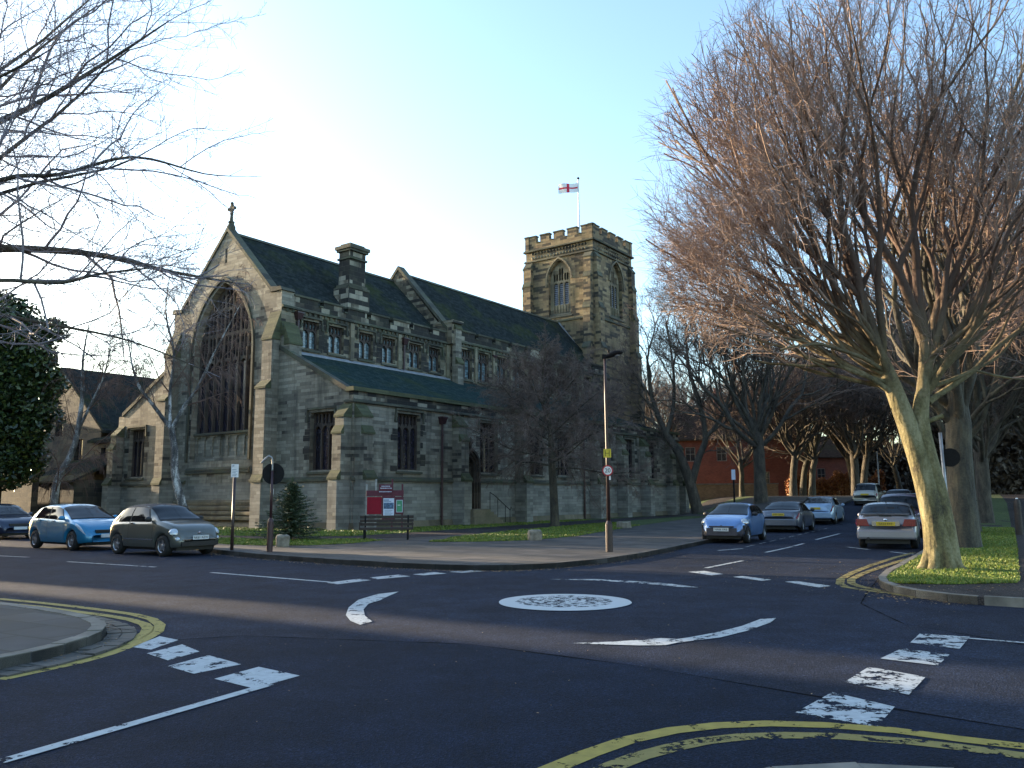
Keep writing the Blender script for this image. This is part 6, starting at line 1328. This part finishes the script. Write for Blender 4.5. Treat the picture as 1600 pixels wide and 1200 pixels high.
# 5 dark grey coupe seen from behind
rearlab = [('tail_light', 'lamp_red', [(.03, .30, .34, .05, sg*3.2, sg*5.0) for sg in (1, -1)], .012)]
sp = dict(L=4.58, W=1.82, rw=.33, wheels=(.98, 3.62), sill=.24, rwid=.72, paint='paint_greyblue',
          top=[(0, .72), (.03, .88), (.10, .96), (.65, 1.02), (1.05, 1.2), (1.5, 1.36), (2.0, 1.40), (2.5, 1.38), (2.9, 1.22), (3.35, 1.0), (3.9, .88), (4.35, .72), (4.58, .5)],
          belt=[(0, .6), (.3, .88), (1.0, .92), (2.5, .90), (3.3, .86), (4.2, .7), (4.55, .45)],
          glass=[(1.22, 1.95, 1.95, 1.5), (2.0, 3.1, 2.52, 2.0)], ws=(2.6, 3.3), rs=(.70, 1.45), seams=(1.9, 3.2), handles=(2.1,), mir=3.05, mmat='car_black', patches=rearlab, spokes=7)
o, P, L = car('parked_car', 'dark grey two door coupe seen from behind, second on the left of the right street', sp, (0, 0, 0), 0, 'cars parked along the right street'); place(o, 12.85, 38.7, L, AS)
plate(o, 'SK07 OEW', -.012, .80, -PI/2, 'plate_yellow'); b = MB(); b.box(-.02, .3, -.74, .74, .3, .62); b.build('rear_bumper', 'paint_greyblue', o, bevel=.05)
# 6 ice blue saloon
sp = dict(L=4.83, W=1.86, rw=.34, wheels=(1.05, 3.79), sill=.25, rwid=.72, paint='paint_ice',
          top=[(0, .70), (.03, .95), (.08, 1.08), (.30, 1.11), (.7, 1.24), (1.3, 1.42), (2.0, 1.50), (2.7, 1.49), (3.1, 1.36), (3.6, 1.08), (4.2, .92), (4.6, .75), (4.83, .5)],
          belt=[(0, .6), (.3, .98), (1.2, 1.0), (2.6, .95), (3.5, .9), (4.4, .74), (4.8, .45)],
          glass=[(1.1, 2.18, 2.15, 1.5), (2.26, 3.4, 2.82, 2.24)], ws=(2.8, 3.55), rs=(.42, 1.3), seams=(1.5, 2.22, 3.5), handles=(1.6, 2.6), mir=3.35, patches=[('tail_light', 'lamp_red', [(.04, .40, .42, .06, sg*3.6, sg*5.0) for sg in (1, -1)], .012)], spokes=5)
o, P, L = car('parked_car', 'pale ice blue saloon seen from behind, third on the left of the right street', sp, (0, 0, 0), 0, 'cars parked along the right street'); place(o, 17.6, 47.1, L, AS)
b = MB(); b.box(-.025, .3, -.76, .76, .3, .66); b.build('rear_bumper', 'paint_ice', o, bevel=.06); plate(o, '', -.035, .84, -PI/2, 'plate_yellow')
# 7 silver hatch on the right
sp = dict(L=4.36, W=1.70, rw=.31, wheels=(.86, 3.42), sill=.26, rwid=.76, paint='paint_silver',
          top=[(0, .74), (.03, .90), (.08, 1.0), (.22, 1.04), (.42, 1.15), (.75, 1.33), (1.15, 1.40), (2.2, 1.405), (2.6, 1.3), (3.1, 1.04), (3.6, .92), (4.1, .78), (4.36, .5)],
          belt=[(0, .62), (.3, .90), (1.2, .93), (2.4, .90), (3.1, .86), (4.0, .72), (4.33, .45)],
          plan=[(0, .90), (.04, .94), (.15, .97), (.45, 1.0), (3.4, 1), (4.0, .92), (4.3, .76), (4.36, .6)],
          glass=[(.62, 1.0, 1.0, .82), (1.05, 1.95, 1.95, 1.1), (2.02, 2.95, 2.48, 2.0)], ws=(2.5, 3.05), rs=(.26, .74), seams=(1.02, 1.98, 3.1), handles=(1.2, 2.2), mir=2.9, patches=[])
o, P, L = car('parked_car', 'silver hatchback with a spoiler lip, nearest on the right side of the street', sp, (0, 0, 0), 0, 'cars parked along the right street'); place(o, 12.2, 26.9, L, AS+.03)
b = MB(); b.box(-.06, .4, -.82, .82, .30, .60); b.build('rear_bumper', 'paint_silver', o, bevel=.07)
for sg in (1, -1):
    b = MB(); b.prism([(-.035, sg*.45, .69), (-.035, sg*.80, .69), (-.03, sg*.80, .90), (-.03, sg*.52, .90)], [(.12, sg*.45, .69), (.16, sg*.845, .69), (.16, sg*.845, .90), (.12, sg*.52, .90)]); b.build('tail_light', 'lamp_red', o, bevel=.012)
b = MB(); b.box(.05, .22, -.66, .66, 1.035, 1.06); b.build('spoiler', 'paint_silver', o, bevel=.01); b = MB(); b.box(.04, .12, -.17, .17, .985, 1.01); b.build('high_brake_light', 'car_black', o)
plate(o, 'SX52 EYF', -.04, .76, -PI/2, 'plate_yellow'); b = MB(); b.box(-.028, .05, -.38, .38, .70, .83); b.sphere((-.025, 0, .885), (.02, .05, .04), 10, 6); b.build('plate_surround', 'chrome', o)
b = MB(); b.tube([(-.07, .5, .32), (.2, .5, .32)], .045, 10); b.build('exhaust', 'car_black', o); b = MB(); b.tube([(.95, 0, 1.38), (.86, 0, 1.46)], [.02, .008], 6); b.build('aerial', 'car_black', o)
# 8.. more cars farther up, all seen from behind
def tall(base, dz, **k):
    q = dict(base); q['top'] = [(x, z if z < .95 else z+dz*(z-.95)/.45) for x, z in base['top']]; q.update(k); return q
tl = [('tail_light', 'lamp_red', [(.05, .20, .22, .06, sg*3.4, sg*5.6) for sg in (1, -1)], .012)]
for lb, bs, dz, pt, (x, y), az in (('tall dark maroon car in front of the silver hatchback', sp, .28, 'paint_maroon', (15.7, 33.4), AS), ('silver blue tall car, third on the right of the right street', sp, .30, 'paint_ice', (18.8, 39.2), AS),
                          ('dark blue hatchback farther up the right street', sp, .12, 'paint_navy', (24.6, 52.5), AS), ('cream coloured estate car farthest up the right street', sp, .22, 'paint_cream', (25.9, 60), AS-.05)):
    o, P, L = car('parked_car', lb, tall(bs, dz, paint=pt, patches=tl), (0, 0, 0), 0, 'cars parked along the right street'); place(o, x, y, L, az); plate(o, '', -.012, .80, -PI/2, 'plate_yellow')
# ---------------------------------------------------------------- street furniture
def disc(b, c, r, th, n=28):      # disc facing -y
    x, y, z = c; a = [(x+r*math.cos(i*2*PI/n), y-th/2, z+r*math.sin(i*2*PI/n)) for i in range(n)]; b.prism(a, [(p[0], y+th/2, p[2]) for p in a])
def face(o, x, y): o.rotation_euler = (0, 0, -math.atan2(x, y))
# street lamp with hydrant plate and 20 roundel
o = empty('street_lamp', (2.65, 22.94, .118), 0, 'tall brown lamp post carrying a yellow H plate and a round 20 sign', 'street lamp'); face(o, 2.65, 22.94)
b = MB(); b.lathe([(.10, -.1), (.10, .75), (.075, .80), (.055, .84)], 14); b.build('base', 'pole', o, smooth=False)
b = MB(); b.tube([(0, 0, .8), (0, 0, 2.6), (-.01, 0, 4.2), (-.01, 0, 5.45)], [.052, .047, .04, .034], 12); b.build('pole', 'pole', o, smooth=True)
b = MB(); b.tube([(-.02, 0, 5.42), (.12, 0, 5.47), (.28, 0, 5.53), (.42, 0, 5.55), (.50, 0, 5.55)], [.04, .075, .085, .065, .02], 12); b.box(-.09, .03, -.045, .045, 5.38, 5.5); b.lathe([(.03, 5.56), (.035, 5.60), (.02, 5.63)], 8, (.1, 0)); b.build('lantern', 'black_metal', o, smooth=False)
b = MB(); b.sphere((.27, 0, 5.49), (.15, .06, .05), 12, 8); b.build('lamp_glass', 'lamp_clear', o, smooth=True)
s = MB(); s.box(-.105, .105, -.075, -.062, 2.58, 2.82); q = s.build('hydrant_plate', 'yellow_sign', o, bevel=.0)
b = MB(); [b.box(x0, x1, -.0775, -.0755, z0, z1) for x0, x1, z0, z1 in ((-.062, -.05, 2.615, 2.785), (.05, .062, 2.615, 2.785), (-.06, .06, 2.694, 2.706))]; b.build('plate_lettering', 'black_paint', q)
s = MB(); disc(s, (0, -.07, 2.22), .15, .012); q = s.build('speed_sign', 'red_paint', o); s = MB(); disc(s, (0, -.078, 2.22), .115, .004); q2 = s.build('sign_face', 'white_paint', q); text('20', .165, 'black_paint', q2, (0, -.0825, 2.215), (PI/2, 0, 0), 'numerals', .001)
s = MB(); s.box(.035, .085, -.05, -.04, 1.96, 2.07); s.build('inspection_label', 'white_paint', o)
# parking plate on its pole
o = empty('sign_pole', (-8.28, 24.55, .118), 0, 'brown pole topped by a small white parking plate, right of the grey hatchback', 'sign'); face(o, -8.28, 24.55)
b = MB(); b.tube([(0, 0, -.1), (0, 0, .8), (0, 0, 2.25)], [.052, .045, .042], 12); b.build('pole', 'pole', o, smooth=True)
s = MB(); s.box(-.105, .105, -.06, -.05, 2.14, 2.53); q = s.build('sign_plate', 'white_paint', o)
text('P', .11, 'poster_blue', q, (-.05, -.0625, 2.46), (PI/2, 0, 0), 'lettering', .001); b = MB()
for k, w_2 in enumerate((.12, .15, .1, .14, .12)): b.box(-.075, -.075+w_2, -.0615, -.0605, 2.36-k*.045, 2.372-k*.045)
b.build('small_print', 'poster_blue', q)
# swan necked post with the back of a round sign
o = empty('sign_pole', (-6.96, 23.85, .118), 0, 'dark post with a bent pale arm and the back of a round black sign', 'sign'); face(o, -6.96, 23.85)
b = MB(); b.lathe([(.085, -.1), (.085, .85), (.06, .92), (.045, .96)], 12); b.build('base', 'maroon_metal', o)
b = MB(); b.tube([(0, 0, .9), (0, 0, 2.3)], .04, 10); b.build('pole', 'maroon_metal', o, smooth=True)
b = MB(); pts = smooth_path([(0, 0, 2.3), (.0, 0, 2.5), (-.02, 0, 2.66), (-.10, 0, 2.72), (-.17, 0, 2.68), (-.32, 0, 2.52)], 4); b.tube(pts, .027, 10); b.build('bent_arm', 'grey_metal', o, smooth=True)
s = MB(); disc(s, (.03, .06, 2.22), .31, .03, 32); s.build('sign_disc', 'black_metal', o); s = MB(); s.box(-.09, .13, .0, .05, 2.1, 2.13); s.box(-.09, .13, .0, .05, 2.3, 2.33); s.build('bracket', 'black_metal', o)
s = MB(); s.box(.045, .055, -.05, .05, 1.62, 1.78); s.build('inspection_label', 'white_paint', o)
# pole with round sign back behind the big tree
o = empty('sign_pole', (11.2, 21.3, .118), 0, 'grey pole with a round dark sign back, half hidden by the big tree', 'sign'); face(o, 11.2, 21.3)
b = MB(); b.tube([(-.0, 0, -.1), (-.06, 0, 3.1)], .04, 10); b.build('pole', 'grey_metal', o, smooth=True)
s = MB(); disc(s, (.12, .05, 2.45), .24, .025, 28); s.build('sign_disc', 'black_metal', o)
o = empty('sign_pole', (14.2, 53.0, .118), 0, 'dark pole with a small pale plate on the lawn before the red building', 'sign'); face(o, 14.2, 53)
b = MB(); b.tube([(0, 0, -.1), (0, 0, 3.0)], .06, 8); b.build('pole', 'black_metal', o); s = MB(); s.box(-.12, .12, -.09, -.07, 2.55, 3.2); s.build('sign_plate', 'poster', o)
# lighter pole at the end of the street
o = empty('lamp_post', (35.5, 80, hill(35.5, 80)), 0, 'sunlit pale pole above the copper hedge', 'post'); b = MB(); b.tube([(0, 0, 0), (0, 0, 4.4)], [.09, .07], 8); b.build('pole', 'lead', o); b = MB(); b.sphere((0, 0, 4.5), .13, 8, 6); b.build('cap', 'black_metal', o)
# utility cabinet and gatepost on the right
o = empty('utility_cabinet', (17.75, 32.4, .118), -.5, 'black metal cabinet standing beside the trunks on the right verge', 'cabinet'); b = MB(); b.box(-.33, .33, -.22, .22, 0, 1.25); b.build('body', 'black_metal', o, bevel=.01); b = MB(); b.box(-.36, .36, -.25, .25, 1.252, 1.30); b.build('lid', 'black_metal', o, bevel=.008); b = MB(); b.box(-.30, -.01, -.232, -.222, .06, 1.2); b.box(.01, .30, -.232, -.222, .06, 1.2); b.build('door', 'black_metal', o)
o = empty('bollard', (19.0, 31.2, .118), 0, 'dark pointed wooden post at the edge of the right footpath', 'post'); b = MB(); b.lathe([(.13, -.1), (.12, 1.15), (.10, 1.28), (.03, 1.33)], 10); b.build('shaft', 'bench_wood', o); b = MB(); b.lathe([(.05, 1.33), (.03, 1.37)], 8); b.build('cap', 'white_paint', o)
# stones
r = random.Random(3)
def stone(loc, s, label, rz=0):
    bm = bmesh.new(); bmesh.ops.create_cube(bm, size=1); bmesh.ops.bevel(bm, geom=bm.edges[:]+bm.verts[:], offset=.22, segments=3, affect='EDGES', profile=.6)
    for v in bm.verts: v.co = Vector((v.co.x*s[0]*(1+r.uniform(-.07, .07)), v.co.y*s[1]*(1+r.uniform(-.07, .07)), (v.co.z+.4)*s[2]*(1+r.uniform(-.07, .07))))
    me = bpy.data.meshes.new('boulder'); bm.to_mesh(me); bm.free(); me.materials.append(MT['boulder']); me.polygons.foreach_set('use_smooth', [True]*len(me.polygons))
    o = bpy.data.objects.new('boulder', me); col.objects.link(o); o.location = loc; o.rotation_euler = (0, 0, rz); tag(o, label, 'stone', 'boulders placed along the churchyard edge')
stone((-7.3, 26.4, .1), (.42, .4, .42), 'rounded grey boulder between the sign post and the small fir', .3)
stone((.77, 29.4, .1), (.46, .4, .42), 'pale squared boulder at the middle of the lawn edge', .2)
stone((5.4, 40.4, .1), (.6, .5, .38), 'dark low boulder beyond the lamp post', .5)
stone((16.6, 30.6, .1), (.6, .5, .55), 'brownish boulder at the foot of the black cabinet', .1)
# bench
o = empty('bench', (-4.62, 30.35, .118), 0, 'long dark wooden slatted bench in front of the notice board', 'bench'); face(o, -4.62, 30.35); o.rotation_euler[2] += -.06
W2 = .98
b = MB()
for z0, z1, y in ((.50, .60, .20), (.63, .73, .23), (.76, .87, .26)): b.box(-W2, W2, y, y+.03, z0, z1)
b.build('backrest', 'bench_wood', o, bevel=.006); b = MB()
for k in range(4): b.box(-W2, W2, -.24+k*.11, -.15+k*.11, .41, .445)
b.box(-W2, W2, -.255, -.243, .36, .43); b.build('seat', 'bench_wood', o, bevel=.005)
for sx in (-.78, .78):
    b = MB(); b.box(sx-.03, sx+.03, -.22, -.16, -.05, .41); b.build('leg', 'black_metal', o); b = MB(); b.prism([(sx-.03, .16, -.05), (sx+.03, .16, -.05), (sx+.03, .22, -.05), (sx-.03, .22, -.05)], [(sx-.03, .24, .88), (sx+.03, .24, .88), (sx+.03, .29, .88), (sx-.03, .29, .88)]); b.build('leg', 'black_metal', o)
for sx in (-W2+.03, W2-.03):
    b = MB(); b.box(sx-.025, sx+.025, -.25, .24, .60, .64); b.box(sx-.02, sx+.02, -.24, -.2, .42, .6); b.build('armrest', 'bench_wood', o, bevel=.005)
# notice board
o = empty('notice_board', (-5.88, 38.0, .118), 0, 'maroon church notice board on four posts with a white poster and a green poster', 'notice board'); face(o, -5.88, 38)
for sx, h in ((-.82, 2.15), (-.40, 2.38), (.34, 2.38), (.80, 2.15)):
    b = MB(); b.box(sx-.04, sx+.04, .03, .11, -.1, h); b.build('post', 'board_red' if sx > 0 else 'grey_metal', o)
b = MB(); b.box(-.80, -.14, -.02, .03, .78, 1.56); b.build('left_panel', 'board_felt', o, bevel=.01)
b = MB(); b.box(-.135, .48, -.05, .03, .52, 1.6); b.build('middle_case', 'board_red', o, bevel=.01)
b = MB(); b.box(.485, .86, -.02, .03, .78, 1.56); b.build('right_panel', 'board_red', o, bevel=.01)
b = MB(); b.box(-.84, .86, -.04, .03, 1.605, 1.86); hb = b.build('header', 'board_red', o, bevel=.01)
b = MB(); b.box(-.28, .38, -.07, .03, 1.865, 2.14); b.box(-.26, .36, -.071, -.03, 1.70, 1.864); b.build('crest_board', 'board_red', o, bevel=.01)
b = MB()
for k, (w1, z) in enumerate(((.2, 2.05), (.26, 1.96), (.3, 1.80))):
    x = .05-w1
    while x < .05+w1-.03: ww = r.uniform(.02, .045); b.box(x, x+ww, -.0725, -.0705, z-.02, z+.02); x += ww+.018
b.build('faded_lettering', 'poster', hb)
b = MB(); b.box(-.06, .43, -.06, -.052, .62, 1.50); q = b.build('poster', 'poster', o); b = MB(); b.box(-.04, .41, -.0625, -.0605, 1.02, 1.30); b.box(-.04, .2, -.0625, -.0605, 1.40, 1.44); b.box(-.04, .3, -.0625, -.0605, 1.345, 1.37); b.build('picture', 'poster_blue', q)
b = MB()
for k in range(5): b.box(0, .36-.05*(k % 2), -.0625, -.0605, .93-k*.06, .945-k*.06)
b.build('small_print', 'poster_blue', q)
b = MB(); b.box(.53, .82, -.03, -.021, .86, 1.42); q = b.build('poster', 'poster', o); b = MB(); b.box(.55, .80, -.0325, -.0305, .88, 1.40); b.build('green_sheet', 'poster_green', q); b = MB(); b.box(.59, .72, -.0345, -.0327, 1.17, 1.20); b.build('small_print', 'white_paint', q)
# ---------------------------------------------------------------- red brick house beyond the lawn
def house(name, loc, rz, w, d, ze, zr, label, wins, chim, mat='brick', hip=False, base=0):
    o = empty(name, loc, rz, label, 'house'); mp = south(0)
    b = MB(); hs = [rect(x-.55, x+.55, z, z+1.6) for x, z in wins]; wall(b, mp, rect(0, w, -1, ze), hs, .15)
    wall(b, north(d), rect(0, w, -1, ze)); wall(b, east(0), [(0, -1), (d, -1), (d, ze), (d/2, zr-.15), (0, ze)]); wall(b, west(w), [(0, -1), (d, -1), (d, ze), (d/2, zr-.15), (0, ze)]); b.build('wall', mat, o, uv='box')
    b = MB(); 
    for y0 in (-.35, d+.35): b.prism([(-.3, y0, ze-.15), (-.3, d/2, zr), (-.3, d/2, zr-.15), (-.3, y0, ze-.3)], [(w+.3, y0, ze-.15), (w+.3, d/2, zr), (w+.3, d/2, zr-.15), (w+.3, y0, ze-.3)])
    rf = b.build('roof', 'slate_brown', o, uv='box')
    for x, z in wins:
        b = MB(); b.mesh([mp(x-.55, z, .12), mp(x+.55, z, .12), mp(x+.55, z+1.6, .12), mp(x-.55, z+1.6, .12)], [(0, 1, 2, 3)]); wo_ = b.build('window', 'house_glass', o, uv='box')
        b = MB(); [b.box(x0, x1, .05, .11, z0, z1) for x0, x1, z0, z1 in ((x-.55, x-.47, z, z+1.6), (x+.47, x+.55, z, z+1.6), (x-.47, x+.47, z, z+.08), (x-.47, x+.47, z+1.52, z+1.6), (x-.03, x+.03, z+.08, z+1.52), (x-.47, x-.03, z+.8, z+.86), (x+.03, x+.47, z+.8, z+.86))]; b.build('frame', 'concrete', wo_)
    for x, z1 in chim:
        b = MB(); b.box(x-.5, x+.5, d/2-.35, d/2+.35, zr-1, z1); b.box(x-.6, x+.6, d/2-.45, d/2+.45, z1, z1+.2); c_ = b.build('chimney', mat, rf, uv='box')
        b = MB(); [b.lathe([(.14, z1+.2), (.11, z1+.85), (.14, z1+.9)], 8, (x+k, d/2)) for k in (-.3, 0, .3)]; b.build('chimney_pot', 'red_pot', c_)
    return o
MT['red_pot'] = m_plain('clay_chimney_pot', (.35, .1, .05), .8)
house('brick_house', (18.3, 92, 1.5), -.15, 14, 8, 6.6, 10.8, 'red brick house with clay chimney pots seen past the far end of the church', [(1.6, 1.2), (1.6, 4.0), (5, 4.0), (9.5, 1.2)], [(5.2, 11.8), (8.9, 11.5)])
house('brick_house', (27.5, 104, 1.5), .1, 17, 8, 5.2, 8.0, 'long plain red building behind the street trees', [(4, 2.0), (12, 2.0)], [(8, 8.9)], 'brick')
o = empty('garden_wall', (16.5, 86, 1.35), -.05, 'dark brick garden wall along the back of the far lawn', 'wall'); b = MB(); b.box(0, 11, 0, .3, -.6, 1.5); b.build('masonry', 'brick_tan', o, uv='box'); b = MB(); b.box(-.05, 11.05, -.06, .36, 1.5, 1.6); b.build('coping', 'concrete', o)

# ---------------------------------------------------------------- unseen houses added beyond the left edge to throw the long shadows
def terrace(name, loc, rz, w, d, ze, zr, label, mat='brick'):
    n = int(w/5); return house(name, loc, rz, w, d, ze, zr, label, [(2.5+i*5, z) for i in range(n) for z in (1.0, 4.2)], [(5*i+.6, zr+1.0) for i in range(1, n, 2)], mat)
a_ = math.atan2(.54, -.84)
terrace('shade_terrace', (-17.6, 17.4, .12), a_-PI+PI, 45, 8.5, 7.6, 10.4, 'unseen brick terrace added outside the left edge to shade the near junction', 'brick_tan')
terrace('shade_terrace', (-40.8, 60.6, 0), math.radians(60), 14, 6, 6.8, 9.0, 'unseen brick house added outside the left edge to shade the hall', 'brick_tan')
terrace('shade_terrace', (-44.0, 44.6, 0), math.atan2(-.866, -.5), 7.2, 9, 8.6, 11.5, 'unseen brick house added across the left road to shade the junction', 'brick')
